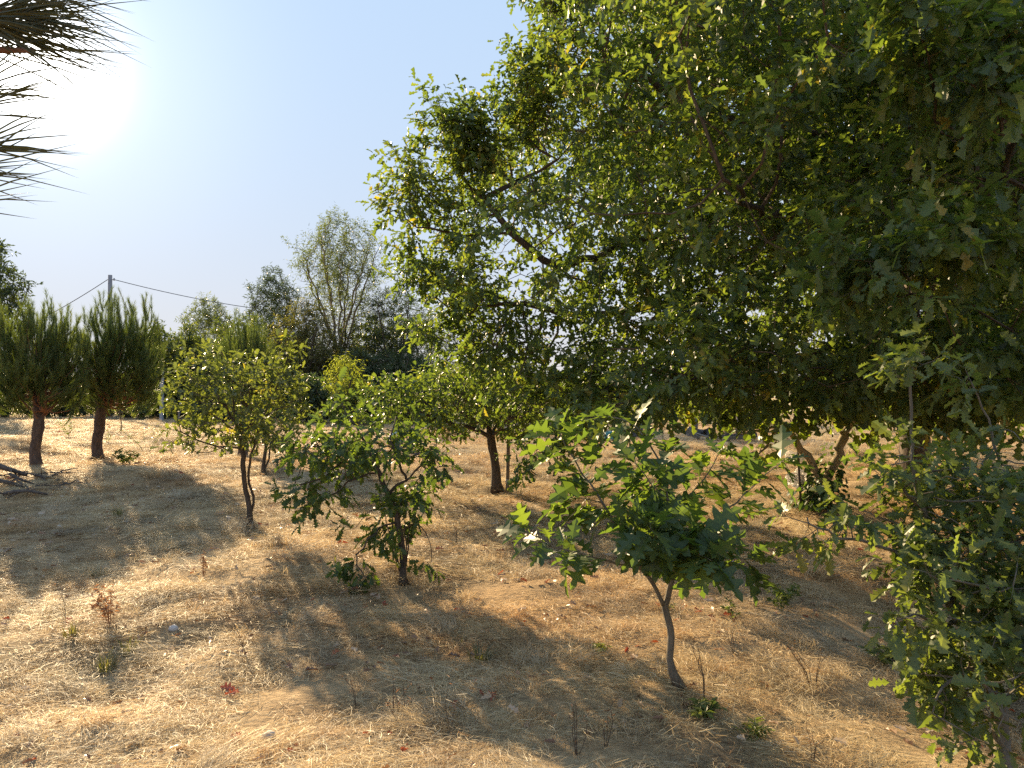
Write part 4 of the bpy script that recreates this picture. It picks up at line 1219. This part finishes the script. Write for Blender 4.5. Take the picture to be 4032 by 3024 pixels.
# ================================================================== POLES, POSTS, THINGS LYING ABOUT
D = 46.0
b = G(430, D)
ztop = P(430, 1082, D)[2]
pole = empty('utility_pole', b, 'tall grey utility pole rising behind the pines with wires to both sides', 'pole')
m = MB(b); m.tube([b - [0, 0, .2], b + [0, 0, 3], [b[0], b[1], ztop]], [.17, .15, .115], 12); m.build('post', M_pole, pole, smooth=True)
m = MB(b); m.tube([[b[0] - .16, b[1], ztop - .28], [b[0] + .26, b[1], ztop - .28]], [.03, .03], 6)
m.tube([[b[0] + .24, b[1], ztop - .33], [b[0] + .24, b[1], ztop - .18]], [.05, .035], 6); m.build('bracket', M_metal, pole, smooth=True)
def wire(a, c, sag, label):
    a, c = np.asarray(a, float), np.asarray(c, float)
    t = np.linspace(0, 1, 30)
    pts = a + (c - a) * t[:, None]; pts[:, 2] -= sag * 4 * t * (1 - t)
    m = MB(a); m.tube(pts, np.full(30, .022), 5)
    o = m.build('power_line', M_wire, None, Vector(a))
    tag(o, label, 'cable', 'cables of the utility pole')
wire([b[0] + .26, b[1], ztop - .28], P(1700, 1235, 62), 1.0, 'thin cable running right from the pole top into the trees')
wire([b[0] - .16, b[1], ztop - .28], P(-350, 1450, 52), .7, 'thin cable running down left from the pole top')

q = G(637, 38.0)
t = empty('grey_post', q, 'grey square post standing in front of the dark hedge by the second pine', 'post')
m = MB(q); m.box(q + [0, 0, 1.27], (.145, .145, 2.56)); m.build('shaft', M_metal, t)
m = MB(q); m.box(q + [0, 0, 2.565], (.16, .16, .03)); m.build('cap', M_metal, t)
q = G(704, 36.0)
m = MB(q); m.tube([q, q + [.03, 0, .5], q + [.10, 0, 1.0]], [.045, .045, .045], 8)
tag(m.build('white_pipe', M_pole, None, Vector(q), True), 'thin pale pipe leaning before the hedge, left of the round-headed oak', 'pipe')

# dark rod with white plastic sheeting, right of the red oak
D = depth_at(3155, 2004)
q = G(3155, D)
t = empty('stake_rod', q, 'thin dark rod stuck in the ground in front of the twisted tree', 'stake')
m = MB(q); m.tube([q - [0, 0, .1], P(3146, 1900, D), P(3140, 1760, D), P(3142, 1660, D)], [.016, .016, .015, .014], 8); m.build('rod', M_dark, t, smooth=True)
g = np.random.default_rng(3)
def sheet(c, a0, rx, rz, tilt, seed):
    """one crumpled lobe of thin plastic, a bent disc with a little thickness"""
    g = np.random.default_rng(seed)
    nr, na = 5, 18
    v = [c]
    for i in range(1, nr + 1):
        for j in range(na):
            a = j * 2 * math.pi / na; r = i / nr * (1 + .13 * math.sin(3 * a + seed) + .06 * g.standard_normal())
            x, z = rx * r * math.cos(a), rz * r * math.sin(a)
            v.append(c + np.array([x * math.cos(a0) - z * math.sin(a0), tilt * z + .05 * math.sin(x * 25 + seed) + .012 * g.standard_normal(), x * math.sin(a0) + z * math.cos(a0)]))
    tt = [(0, 1 + j, 1 + (j + 1) % na) for j in range(na)]
    for i in range(nr - 1):
        for j in range(na):
            p0 = 1 + i * na + j; p1 = 1 + i * na + (j + 1) % na
            tt += [(p0, p0 + na, p1 + na), (p0, p1 + na, p1)]
    v = np.array(v); n = len(v); tt = np.array(tt)
    return np.concatenate([v, v + [0, .004, 0]]), np.concatenate([tt, tt[:, ::-1] + n])
root = empty('plastic_sheet', G(3135, D + .12), 'torn white plastic sheet hanging behind the dark rod', 'plastic sheet')
for k, (px, py, rx, rz, a0, sd) in enumerate(((3120, 1798, 40, 24, -.2, 1), (3165, 1880, 30, 36, .3, 2), (3125, 1885, 40, 24, .4, 3), (3145, 1905, 22, 26, 0, 4))):
    m = MB(root.location); v, tt = sheet(P(px, py, D + .1 + .02 * k), a0, rx / F * D, rz / F * D, .3, sd); m.add(v, tt)
    m.build('flap', M_white_plastic, root, smooth=True)

# fence line and odds and ends in the far middle
FD = depth_at(2740, 1722)
def post_thing(name, px, top, wpx, d, material, label, cat='post', group=None):
    q = G(px, d); h = P(px, top, d)[2] - q[2]; r = wpx / F * d / 2
    m = MB(q); m.tube([q - [0, 0, .1], q + [0, 0, h * .5], q + [.02, 0, h]], [r * 1.08, r, r * .92], 9, rough=.05)
    return tag(m.build(name, material, None, Vector(q), True), label, cat, group)
post_thing('fence_post', 2740, 1640, 14, FD, M_post, 'grey post that holds up the left end of the shade cloth', group='posts of the old fence')
post_thing('fence_post', 2863, 1655, 22, FD - 1, M_post, 'thick dark post left of its thicker neighbour under the big oak', group='posts of the old fence')
post_thing('fence_post', 2908, 1630, 26, FD - .6, M_post, 'thickest grey post, left of the black crate', group='posts of the old fence')
post_thing('fence_post', 2965, 1660, 8, FD, M_post, 'slim post between the thickest post and the black crate', group='posts of the old fence')
post_thing('fence_post', 1567, 1715, 8, depth_at(1570, 1760), M_post, 'short dark stub by the pale blue sack behind the bushy oak', group='posts of the old fence')
post_thing('fence_post', 1580, 1725, 6, depth_at(1570, 1760), M_post, 'shortest thin stub behind the bushy oak', group='posts of the old fence')
post_thing('fence_post', 3520, 1640, 9, 26, M_post, 'thin post in the sunlit field left of the big oak trunk', group='posts of the old fence')
# shade cloth
q = G(2740, FD)
root = empty('shade_cloth', q, 'grey shade cloth sagging between posts under the big oak', 'cloth')
nx_, nz_ = 26, 9
vv = []
for i in range(nx_):
    u = i / (nx_ - 1)
    px = 2700 + 118 * u
    sag = 30 * math.sin(math.pi * u) * .5
    for j in range(nz_):
        w_ = j / (nz_ - 1)
        top = 1672 + sag + 6 * u
        vv.append(P(px, top + (1716 + 3 * u - top) * w_, FD + .1) + [0, .12 * math.sin(u * 19 + w_ * 3) + .05 * math.sin(u * 43), 0])
vv = np.array(vv); tt = []
for i in range(nx_ - 1):
    for j in range(nz_ - 1):
        a = i * nz_ + j; tt += [(a, a + 1, a + nz_ + 1), (a, a + nz_ + 1, a + nz_)]
n = len(vv); tt = np.array(tt)
m = MB(q); m.add(np.concatenate([vv, vv + [0, .01, 0]]), np.concatenate([tt, tt[:, ::-1] + n])); m.build('cloth', M_cloth, root, smooth=True)
m = MB(q); m.tube([P(2730, 1702, FD - .05), P(2760, 1712, FD - .05), P(2790, 1720, FD - .05), P(2822, 1724, FD - .05)], [.02] * 4, 5); m.build('rope', M_pale, root)
def plank(px0, py0, px1, py1, d, w_, th, material, label):
    a, c = P(px0, py0, d), P(px1, py1, d - .4)
    for v in (a, c): v[2] = max(v[2], float(H(v[0], v[1])) + .03)
    ctr = (a + c) / 2
    rot = Vector(c - a).to_track_quat('X', 'Z').to_euler()
    m = MB(ctr); m.box(ctr, (np.linalg.norm(c - a), th, w_), rot)
    return tag(m.build('plank', material, None, Vector(ctr)), label, 'plank', 'old planks lying by the fence')
plank(2700, 1690, 2752, 1728, FD - .5, .12, .05, M_post, 'grey plank leaning against the shade cloth')
plank(2455, 1712, 2535, 1716, FD + .6, .26, .05, M_darkplank, 'dark plank lying low behind the red oak sapling')
plank(2450, 1699, 2535, 1705, FD + 1.0, .06, .05, M_pale, 'bleached thin plank resting behind the dark one')
plank(2480, 1678, 2530, 1680, FD + 1.8, .42, .05, M_darkplank, 'dark upright board behind the bleached plank')
plank(2780, 1726, 2960, 1722, FD - 1.2, .10, .06, M_post, 'long weathered plank lying at the foot of the posts')
plank(2830, 1722, 2980, 1712, FD - 1.0, .14, .06, M_darkplank, 'short dark plank lying across the foot of the posts')
# black crate with slatted sides
q = G(3063, FD - 1)
root = empty('crate', q, 'black slatted plastic crate beside the posts under the big oak', 'crate')
cw, chh = .42, .38
for i in range(6):
    m = MB(q); m.box(q + [-cw / 2 + cw * (i + .5) / 6, -cw / 2, chh / 2 + .02], (cw / 6 * .62, .02, chh)); m.build('slat', M_black, root)
for i, z in enumerate((.04, .2, .37)):
    m = MB(q); m.box(q + [0, 0, z], (cw + .03, cw - .06, .035)); m.build('rail', M_black, root)
# teal watering can, pale blue sack
q = at_ground(2398, 1738)
root = empty('watering_can', q, 'teal watering can on the ground behind the red oak sapling', 'watering can')
m = MB(q); m.tube([q, q + [0, 0, .05], q + [0, 0, .26], q + [0, 0, .3]], [.15, .16, .13, .10], 14); m.build('body', M_teal, root, smooth=True)
m = MB(q); m.tube([q + [.13, 0, .08], q + [.24, 0, .2], q + [.33, 0, .33]], [.03, .024, .02], 8); m.tube([q + [.32, 0, .32], q + [.37, 0, .37]], [.025, .055], 10); m.build('spout', M_teal, root, smooth=True)
m = MB(q); m.tube([q + [-.1, 0, .28], q + [-.2, 0, .3], q + [-.22, 0, .18], q + [-.14, 0, .08]], [.016] * 4, 7); m.build('handle', M_teal, root, smooth=True)
q = at_ground(1553, 1752)
g = np.random.default_rng(5)
m = MB(q)
m.tube([q + [0, 0, 0], q + [0, 0, .06], q + [.01, 0, .2], q + [.02, 0, .32], q + [.02, 0, .38], q + [.05, 0, .44]], [.13, .19, .17, .10, .045, .07], 12, rough=.10)
tag(m.build('sack', M_blue, None, Vector(q), True), 'pale blue plastic sack tied at the neck behind the bushy oak', 'sack')

# brush piles: dead wood
def brush(name, label, c, r, n, hgt, seed, big=()):
    g = np.random.default_rng(seed)
    c = np.asarray(c, float)
    root = empty(name, c, label, 'brush pile')
    for (pts, rad) in big:
        m = MB(c); m.tube(pts, rad, 8, rough=.05); m.build('branch', M_dead, root, smooth=True)
    m = MB(c)
    for i in range(n):
        a = g.uniform(0, 6.28); rr = r * math.sqrt(g.uniform(0, 1))
        p = np.array([c[0] + math.cos(a) * rr, c[1] + math.sin(a) * rr, 0])
        p[2] = float(H(p[0], p[1])) + hgt * g.uniform(.05, 1) * max(0, 1 - (rr / r) ** 2) + .01
        d = unit(np.array([g.standard_normal(), g.standard_normal(), .25 * g.standard_normal()])) * g.uniform(.2, .6) * r
        mid = p + d * .5 + g.standard_normal(3) * .03
        e = p + d; e[2] = max(e[2], float(H(e[0], e[1])) + .01); mid[2] = max(mid[2], float(H(mid[0], mid[1])) + .01)
        m.tube([p, mid, e], np.array([1, .8, .3]) * g.uniform(.006, .016), 4)
    o = m.build('sticks', M_dead, root); o['kind'] = 'stuff'
brush('brush_pile', 'grey pile of dead twigs on the ground behind the bushy oak', at_ground(1610, 1795), .75, 150, .2, 1)
D = depth_at(30, 1900)
brush('deadwood_pile', 'dead branches lying on a low mound at the left edge', G(30, D), .9, 70, .12, 2, big=[
    ([P(-120, 1800, D), P(-30, 1825, D), P(40, 1848, D), P(110, 1868, D)], [.05, .045, .035, .02]),
    ([P(-60, 1880, D - .2), P(20, 1895, D - .2), P(60, 1905, D - .2), P(100, 1918, D - .2)], [.03, .028, .022, .012]),
    ([P(40, 1865, D - .1), P(80, 1885, D - .1), P(138, 1905, D - .1)], [.022, .02, .01]),
    ([P(20, 1945, D - .6), P(60, 1935, D - .6), P(110, 1932, D - .6), P(190, 1945, D - .6)], [.03, .025, .02, .015])])
# ================================================================== WEEDS, TUFTS, FALLEN LEAVES
def tuft(name, label, c, n, hgt, spread, w_, material, seed, cat='grass tuft', group=None):
    g = np.random.default_rng(seed)
    c = np.asarray(c, float)
    V, T, A, k = [], [], [], 0
    for i in range(n):
        a = g.uniform(0, 6.28); r0 = spread * .45 * math.sqrt(g.uniform(0, 1))
        p = c + [math.cos(a) * r0, math.sin(a) * r0, 0]; p[2] = float(H(p[0], p[1])) - .01
        h = hgt * g.uniform(.45, 1.1)
        out = np.array([math.cos(a), math.sin(a), 0]) * spread * g.uniform(.05, .8) + g.standard_normal(3) * [.1, .1, 0] * spread
        s = unit(np.array([-math.sin(a + g.uniform(-1, 1)), math.cos(a), 0])) * w_ * g.uniform(.6, 1.2) / 2
        p1 = p + out * .35 + [0, 0, h * .6]; p2 = p + out + [0, 0, h]
        V += [p - s - c, p + s - c, p1 + s * .8 - c, p1 - s * .8 - c, p2 - c]
        T += [(k, k + 1, k + 2), (k, k + 2, k + 3), (k + 3, k + 2, k + 4)]
        A += [float(g.uniform(0, 1))] * 5; k += 5
    o = obj(name, mesh_np(name, np.array(V), np.array(T), material, {'var': np.array(A)}), None, Vector(c))
    return tag(o, label, cat, group)

TG = 'tufts of rush and coarse grass in the straw'
for i, (px, py, w_, h, lab) in enumerate((
        (515, 2570, .10, .16, 'dark olive grass tuft, upper of the two tufts low on the left'),
        (430, 2650, .10, .20, 'spiky olive tuft casting a shadow, lower of the two low on the left'),
        (380, 2260, .16, .10, 'flat dark grass clump in the pine shade at left'),
        (300, 2005, .16, .08, 'dark low clump far out in the pine shade'),
        (340, 1978, .16, .12, 'small green grass tuft just beyond the dark low clump'),
        (468, 2035, .10, .17, 'thin dark tuft alone in the middle of the pine shade'),
        (290, 2510, .09, .13, 'faded grass tuft left of the two olive tufts'),
        (1885, 2595, .14, .13, 'green wispy tuft in the shade of the bushy oak'),
        (2795, 1960, .24, .30, 'tall green grass clump behind the red oak sapling'),
        (1780, 2520, .16, .06, 'grey low tuft at the edge of the oak shadow'))):
    c = at_ground(px, py)
    tuft('grass_tuft', lab, c, 70, h * .8, w_, .006, M_tuft if i != 8 else M_weed, 200 + i, group=TG)

def weed(name, label, c, nst, hgt, spread, leaf, nl, material, m_stem, seed, templates=None, group=None, cat='weed', lean=(0, 0)):
    """a many-stemmed weed: stems (thin tubes) with leaves along them"""
    g = np.random.default_rng(seed)
    c = np.asarray(c, float)
    root = empty(name, c, label, cat, group)
    m = MB(c)
    pos, ax, nrm = [], [], []
    for i in range(nst):
        a = g.uniform(0, 6.28)
        o = np.array([math.cos(a), math.sin(a), 0]) * spread * g.uniform(.1, 1) + [lean[0], lean[1], 0]
        h = hgt * g.uniform(.55, 1.05)
        pts = [c + o * .06 - [0, 0, .02], c + o * .35 + [0, 0, h * .45] + g.standard_normal(3) * .012, c + o * .75 + [0, 0, h * .8] + g.standard_normal(3) * .012, c + o + [0, 0, h]]
        m.tube(pts, np.array([.0022, .002, .0015, .0009]) * (hgt / .4) ** .4, 4, cap=False)
        pts = np.array(pts)
        for j in range(nl):
            t = g.uniform(.8, 3); k = min(2, int(t)); f = t - k
            p = pts[k] + (pts[k + 1] - pts[k]) * f
            b_ = g.uniform(0, 6.28)
            pos.append(p); ax.append(unit(np.array([math.cos(b_), math.sin(b_), g.uniform(-.3, .8)])))
            nrm.append(unit(np.array([0, 0, 1]) + g.standard_normal(3) * .5))
    m.build('stem', m_stem, root)
    if pos:
        n = len(pos)
        o = obj('foliage', leaves_mesh('foliage', templates or T_lance, np.array(pos), np.array(ax), np.array(nrm), leaf * g.uniform(.6, 1.2, n), g.uniform(0, 1, n), material, c), root)
        o['kind'] = 'stuff'
    return root

WG = 'weeds sprouting from the straw'
for i, (px, py, nst, h, sp, lf, nl, mt, ms, lab) in enumerate((
        (440, 2455, 12, .26, .15, .035, 22, M_weed_dry, M_weed_dry, 'rust-red withered weed low on the left'),
        (810, 2275, 6, .24, .07, .03, 16, M_weed_dry, M_weed_dry, 'withered brown weed left of the round-headed oak shadow'),
        (495, 1835, 16, .28, .28, .08, 16, M_weed, M_weed, 'bright green little shrub right of the second pine trunk'),
        (270, 1730, 8, .55, .35, .10, 12, M_weed, M_weed, 'pale green wild shrub between the two pine trunks'),
        (580, 1790, 7, .7, .5, .09, 8, M_weed, M_weed, 'tall thin green weed in the sun right of the little shrub'),
        (615, 1760, 6, .6, .4, .09, 8, M_weed, M_weed, 'tall pale weed behind the thin green one'),
        (425, 1750, 5, .35, .15, .09, 8, M_weed, M_weed, 'single yellowish weed right beside the second pine'),
        (2065, 2075, 7, .30, .14, .05, 14, M_weed, M_weed, 'dark green upright weed right of the staked oak shadow'),
        (3070, 2400, 16, .17, .17, .05, 16, M_weed, M_weed, 'low green weed clump right of the red oak trunk'),
        (2880, 2440, 7, .13, .07, .035, 12, M_weed, M_weed, 'tiny green weed between the red oak trunk and the green clump'),
        (2635, 2420, 5, .10, .06, .03, 10, M_weed, M_weed, 'tiny green weed just behind the fork of the red oak'),
        (2765, 2820, 9, .07, .10, .05, 12, M_weed, M_weed, 'flat dark green weed in front of the red oak trunk'),
        (3490, 2620, 12, .14, .16, .05, 12, M_weed, M_weed, 'grey-green weed at the left foot of the leafy sapling'),
        (2980, 2890, 10, .06, .12, .05, 10, M_weed, M_weed, 'flattened green weed near the bottom edge, right'),
        (1420, 2340, 9, .09, .13, .05, 14, M_weed, M_weed, 'spreading green seedling left of the bushy oak foot'),
        (2360, 2560, 6, .05, .07, .04, 10, M_weed, M_weed, 'small grey-green plant at the tip of the oak shadow'))):
    weed('weed_plant', lab, at_ground(px, py), nst, h, sp, lf, nl, mt, ms, 300 + i, T_simple if nl > 11 else T_lance, WG)
SG = 'dry leafless stalks standing in the straw'
for i, (px, py, nst, h, sp, lean, lab) in enumerate((
        (980, 2560, 2, .30, .03, (-.16, 0), 'lone dry stalk leaning left on the straw heap'),
        (1040, 2380, 2, .26, .04, (-.06, .0), 'pair of thin stalks left of the bushy oak shadow'),
        (1410, 2780, 2, .26, .03, (-.07, .05), 'dark leaning stalk left of the dry twiggy weed'),
        (1560, 2830, 9, .25, .16, (0, 0), 'dry twiggy weed standing in the foreground shade'),
        (1775, 2870, 2, .24, .03, (.0, .05), 'thin stalk right of the dry twiggy weed'),
        (2270, 2960, 5, .26, .10, (0, 0), 'dark stalks near the bottom edge, middle'),
        (2380, 2930, 4, .22, .08, (.04, 0), 'shorter stalks right of the dark ones at the bottom edge'),
        (2770, 2760, 3, .34, .06, (-.03, 0), 'tall thin stalks right of the red oak foot'),
        (2890, 2570, 3, .22, .05, (0, 0), 'pale stalks below the tiny green weed'),
        (3200, 2720, 6, .28, .13, (-.04, 0), 'brown stalks in the sun left of the leafy sapling'),
        (1800, 2140, 4, .30, .07, (-.05, 0), 'dry stalks in the sun right of the bushy oak'),
        (270, 2420, 3, .26, .06, (-.05, 0), 'faint stalks at the edge of the pine shade'),
        (3190, 2990, 3, .20, .07, (0, 0), 'thin stalks at the bottom edge left of the leafy sapling'))):
    weed('dry_stalks', lab, at_ground(px, py), nst, h, sp, .03, 2, M_weed_dry, M_twig, 340 + i, T_lance, SG, 'dry stalks', lean)

# fallen leaves: the red ones one can pick out, lying singly on the straw
RL = 'fallen red oak leaves on the straw'
red_mesh = []
for k in range(4):
    tv, tt = leaf_template(RED_HALF, RED_MID, .35 + .2 * k, .5 + .2 * k, .3, .15, 90 + k)
    red_mesh.append(mesh_np('fallen_leaf', tv, tt, M_dead_red, {'var': np.full(len(tv), .2 + .25 * k)}))
for i, (px, py) in enumerate(((1800, 2770), (1935, 2740), (950, 2740), (1172, 2548), (1545, 2600), (675, 2180), (1225, 2105), (1110, 2205), (1780, 2295), (1715, 2175), (950, 2310), (958, 2905), (930, 2730), (1855, 2410), (160, 3005), (2575, 2390), (545, 2370), (300, 2440), (2790, 2455), (1340, 2580), (1180, 2040), (730, 2235))):
    c = at_ground(px, py)
    o = obj('fallen_leaf', red_mesh[i % 4], None, Vector(c) + Vector((0, 0, .03)))
    s = random.uniform(.05, .085)
    o.scale = (s, s, s)
    o.rotation_euler = (random.uniform(-.5, .5), random.uniform(-.6, .6), random.uniform(0, 6.28))
    tag(o, 'fallen rust-red oak leaf lying on the dry straw', 'fallen leaf', RL)
# pale stones
for i, (px, py, s, lab) in enumerate(((690, 2478, .035, 'pale stone in the straw right of the rust-red weed'), (240, 2078, .03, 'small white stone in the pine shade, left one of two'), (290, 2082, .03, 'small white stone in the pine shade, right one of two'), (1065, 2900, .035, 'whitish pebble near the bottom edge left of the stalks'))):
    c = at_ground(px, py); g = np.random.default_rng(i)
    v = unit(g.standard_normal((1, 3)))
    m = MB(c); m.tube([c + [-s, 0, 0], c + [-s * .6, 0, .01], c + [0, 0, .012], c + [s * .6, 0, .012], c + [s, 0, .005]], np.array([.15, .75, 1, .7, .15]) * s * .8, 9, rough=.12)
    tag(m.build('stone', M_stone, None, Vector(c), True), lab, 'stone', 'pale stones in the straw')

# ================================================================== DRY GRASS: instanced mats of straw
src = bpy.data.collections.new('straw_sources')     # not linked to the scene: only instanced
def straw_mesh(name, n, rad, ln, lift, up, w_, material, seed, comb=None):
    g = np.random.default_rng(seed)
    r = rad * np.sqrt(g.uniform(0, 1, n)); a = g.uniform(0, 6.28, n)
    p = np.stack([r * np.cos(a), r * np.sin(a), g.uniform(0, lift, n)], -1)
    h = g.uniform(0, 6.28, n) if comb is None else comb + g.standard_normal(n) * .6
    el = np.abs(g.standard_normal(n)) * up
    d = np.stack([np.cos(h) * np.cos(el), np.sin(h) * np.cos(el), np.sin(el)], -1)
    L = ln * g.uniform(.4, 1.2, n)
    s = unit(np.cross(d, unit(g.standard_normal((n, 3)) * .5 + [0, 0, 1.0]))) * (w_ * g.uniform(.6, 1.2, n) / 2)[:, None]
    hm = h + g.standard_normal(n) * .5
    d2 = np.stack([np.cos(hm) * np.cos(el * .3), np.sin(hm) * np.cos(el * .3), np.sin(el * .3) - .15], -1)
    m1 = p + d * (L * .5)[:, None]; e = m1 + d2 * (L * .5)[:, None]
    e[:, 2] = np.maximum(e[:, 2], .002)
    V = np.stack([p - s, p + s, m1 + s, m1 - s, e], 1).reshape(-1, 3)
    t = np.array([[0, 1, 2], [0, 2, 3], [3, 2, 4]])
    T = (t[None] + (np.arange(n) * 5)[:, None, None]).reshape(-1, 3)
    me = mesh_np(name, V, T, material, {'var': np.repeat(np.clip(.5 + .34 * g.standard_normal(n), -.1, 1.1), 5)})
    o = bpy.data.objects.new(name, me); src.objects.link(o)
    return o
kinds = []
for k in range(4): kinds.append(straw_mesh(f'straw_a_mat_{k}', 280, .24, .12, .02, .13, .0021, [M_straw, M_straw, M_straw_dark, M_straw_red][k], 400 + k))
for k in range(3): kinds.append(straw_mesh(f'straw_b_combed_{k}', 220, .2, .16, .03, .16, .0021, [M_straw, M_straw_dark, M_straw][k], 410 + k, comb=.4 * k))
for k in range(3): kinds.append(straw_mesh(f'straw_c_tuft_{k}', 120, .08, .13, .0, .75, .0021, [M_straw, M_straw_dark, M_straw_red][k], 420 + k))
for k in range(2): kinds.append(straw_mesh(f'straw_d_stubble_{k}', 170, .22, .06, .0, .8, .0022, [M_straw, M_straw_red][k], 430 + k))
def litter_mesh(name, n, rad, seed):
    g = np.random.default_rng(seed)
    r = rad * np.sqrt(g.uniform(0, 1, n)); a = g.uniform(0, 6.28, n)
    p = np.stack([r * np.cos(a), r * np.sin(a), g.uniform(.01, .035, n)], -1)
    h = g.uniform(0, 6.28, n)
    ax = unit(np.stack([np.cos(h), np.sin(h), g.standard_normal(n) * .25], -1)); nr = unit(np.array([0, 0, 1.0]) + g.standard_normal((n, 3)) * .5)
    me = leaves_mesh(name, T_oak_lo, p, ax, nr, .065 * g.uniform(.5, 1.2, n), g.uniform(0, 1.05, n), M_dead_brown, np.zeros(3))
    o = bpy.data.objects.new(name, me); src.objects.link(o)
    return o
for k in range(2): kinds.append(litter_mesh(f'straw_e_leaves_{k}', 5, .3, 440 + k))
for k in range(2): kinds.append(straw_mesh(f'straw_f_heap_{k}', 260, .13, .2, .07, .35, .0022, [M_straw, M_straw_dark][k], 450 + k, comb=.7))
for k in range(2):
    lm = litter_mesh(f'straw_g_redleaf_{k}', 4, .25, 460 + k); lm.data.materials.clear(); lm.data.materials.append(M_dead_red); kinds.append(lm)
kinds_sorted = sorted(kinds, key=lambda o: o.name)
pos, rot, scl, idx = [], [], [], []
g = np.random.default_rng(77)
def scatter(y0, y1, dens, s0, s1, weights, margin=1.15):
    area = .672 * (y1 ** 2 - y0 ** 2) * margin
    n = int(area * dens)
    y = np.sqrt(g.uniform(y0 ** 2, y1 ** 2, n)); x = g.uniform(-1, 1, n) * y * .672 * margin
    w_ = np.array(weights, float); w_ /= w_.sum()
    k = g.choice(len(w_), n, p=w_)
    keep = (np.sin(x * 2.3 + np.sin(y * 1.7) * 1.4) + np.sin(y * 2.9 + x * .8 + np.sin(x * 3.1)) + g.uniform(-1, 1, n) > -1.35)
    x, y, k = x[keep], y[keep], k[keep]; n = len(x)
    z = H(x, y)
    e = .1
    dzx = (H(x + e, y) - H(x - e, y)) / (2 * e); dzy = (H(x, y + e) - H(x, y - e)) / (2 * e)
    pos.append(np.stack([x, y, z + .002], -1))
    yaw = g.uniform(0, 6.28, n)
    # tilt with the slope: euler XYZ about the yawed axes
    rx = np.arctan(dzx * -np.sin(-yaw) + dzy * np.cos(-yaw)); ry = -np.arctan(dzx * np.cos(-yaw) + dzy * np.sin(-yaw))
    rot.append(np.stack([rx * 0 + np.arctan(dzy) * np.cos(yaw) - np.arctan(dzx) * -np.sin(yaw) * 0, ry * 0, yaw], -1) * [0, 0, 1])
    scl.append(g.uniform(s0, s1, n)); idx.append(k)
W = [3, 3, 2.4, 1.6, 1.3, 1.4, 1.0, 1.9, 1.9, 1.0, 2.6, 1.6, 1.2, 1.2, .45, .45, .22, .22]
scatter(2.4, 6, 60, .6, 1.1, W, 1.25)
scatter(6, 12, 36, .8, 1.4, W)
scatter(12, 22, 26, .9, 1.6, W)
scatter(22, 42, 9, 1.3, 2.4, [3, 3, 2.2, 1.8, 1.6, 1.4, 1.2, .5, .4, .4, 1.6, 1.2, .3, .3, .2, .2, .05, .05])
scatter(42, 70, 1.2, 2.5, 4, [3, 3, 2.2, 1.8, 1.6, 1.4, 1.2, .3, .3, .3, 1.6, 1.2, 0, 0, 0, 0, 0, 0])
pos, rot, scl, idx = np.concatenate(pos), np.concatenate(rot), np.concatenate(scl), np.concatenate(idx)
me = bpy.data.meshes.new('dry_grass')
me.vertices.add(len(pos)); me.vertices.foreach_set('co', pos.astype(np.float32).ravel())
for nm, ty, dat, key in (('rot', 'FLOAT_VECTOR', rot, 'vector'), ('scl', 'FLOAT', scl, 'value'), ('idx', 'INT', idx, 'value')):
    a = me.attributes.new(nm, ty, 'POINT'); a.data.foreach_set(key, np.ascontiguousarray(dat.astype(np.int32 if ty == 'INT' else np.float32)).ravel())
grass = obj('dry_grass', me)
tag(grass, 'matted dry straw and cut grass covering the whole field', 'dry grass', kind='stuff')
ng = bpy.data.node_groups.new('scatter_straw', 'GeometryNodeTree')
ng.interface.new_socket('Geometry', in_out='INPUT', socket_type='NodeSocketGeometry')
ng.interface.new_socket('Geometry', in_out='OUTPUT', socket_type='NodeSocketGeometry')
N, L = ng.nodes, ng.links
gi = N.new('NodeGroupInput'); go = N.new('NodeGroupOutput')
m2p = N.new('GeometryNodeMeshToPoints')
iop = N.new('GeometryNodeInstanceOnPoints')
ci = N.new('GeometryNodeCollectionInfo'); ci.inputs['Collection'].default_value = src; ci.inputs['Separate Children'].default_value = True; ci.inputs['Reset Children'].default_value = True
def na(nm, ty):
    n = N.new('GeometryNodeInputNamedAttribute'); n.data_type = ty; n.inputs['Name'].default_value = nm
    return n.outputs['Attribute']
L.new(gi.outputs[0], m2p.inputs['Mesh']); L.new(m2p.outputs[0], iop.inputs['Points'])
L.new(ci.outputs[0], iop.inputs['Instance']); iop.inputs['Pick Instance'].default_value = True
L.new(na('idx', 'INT'), iop.inputs['Instance Index'])
e2r = N.new('FunctionNodeEulerToRotation'); L.new(na('rot', 'FLOAT_VECTOR'), e2r.inputs[0]); L.new(e2r.outputs[0], iop.inputs['Rotation'])
L.new(na('scl', 'FLOAT'), iop.inputs['Scale'])
L.new(iop.outputs[0], go.inputs[0])
md = grass.modifiers.new('scatter', 'NODES'); md.node_group = ng
print(f'straw mats: {len(pos)}')
print(f'script {time.time() - T0:.1f}s, objects {len(bpy.data.objects)}, triangles {sum(len(o.data.polygons) for o in bpy.data.objects if o.type == "MESH")}')
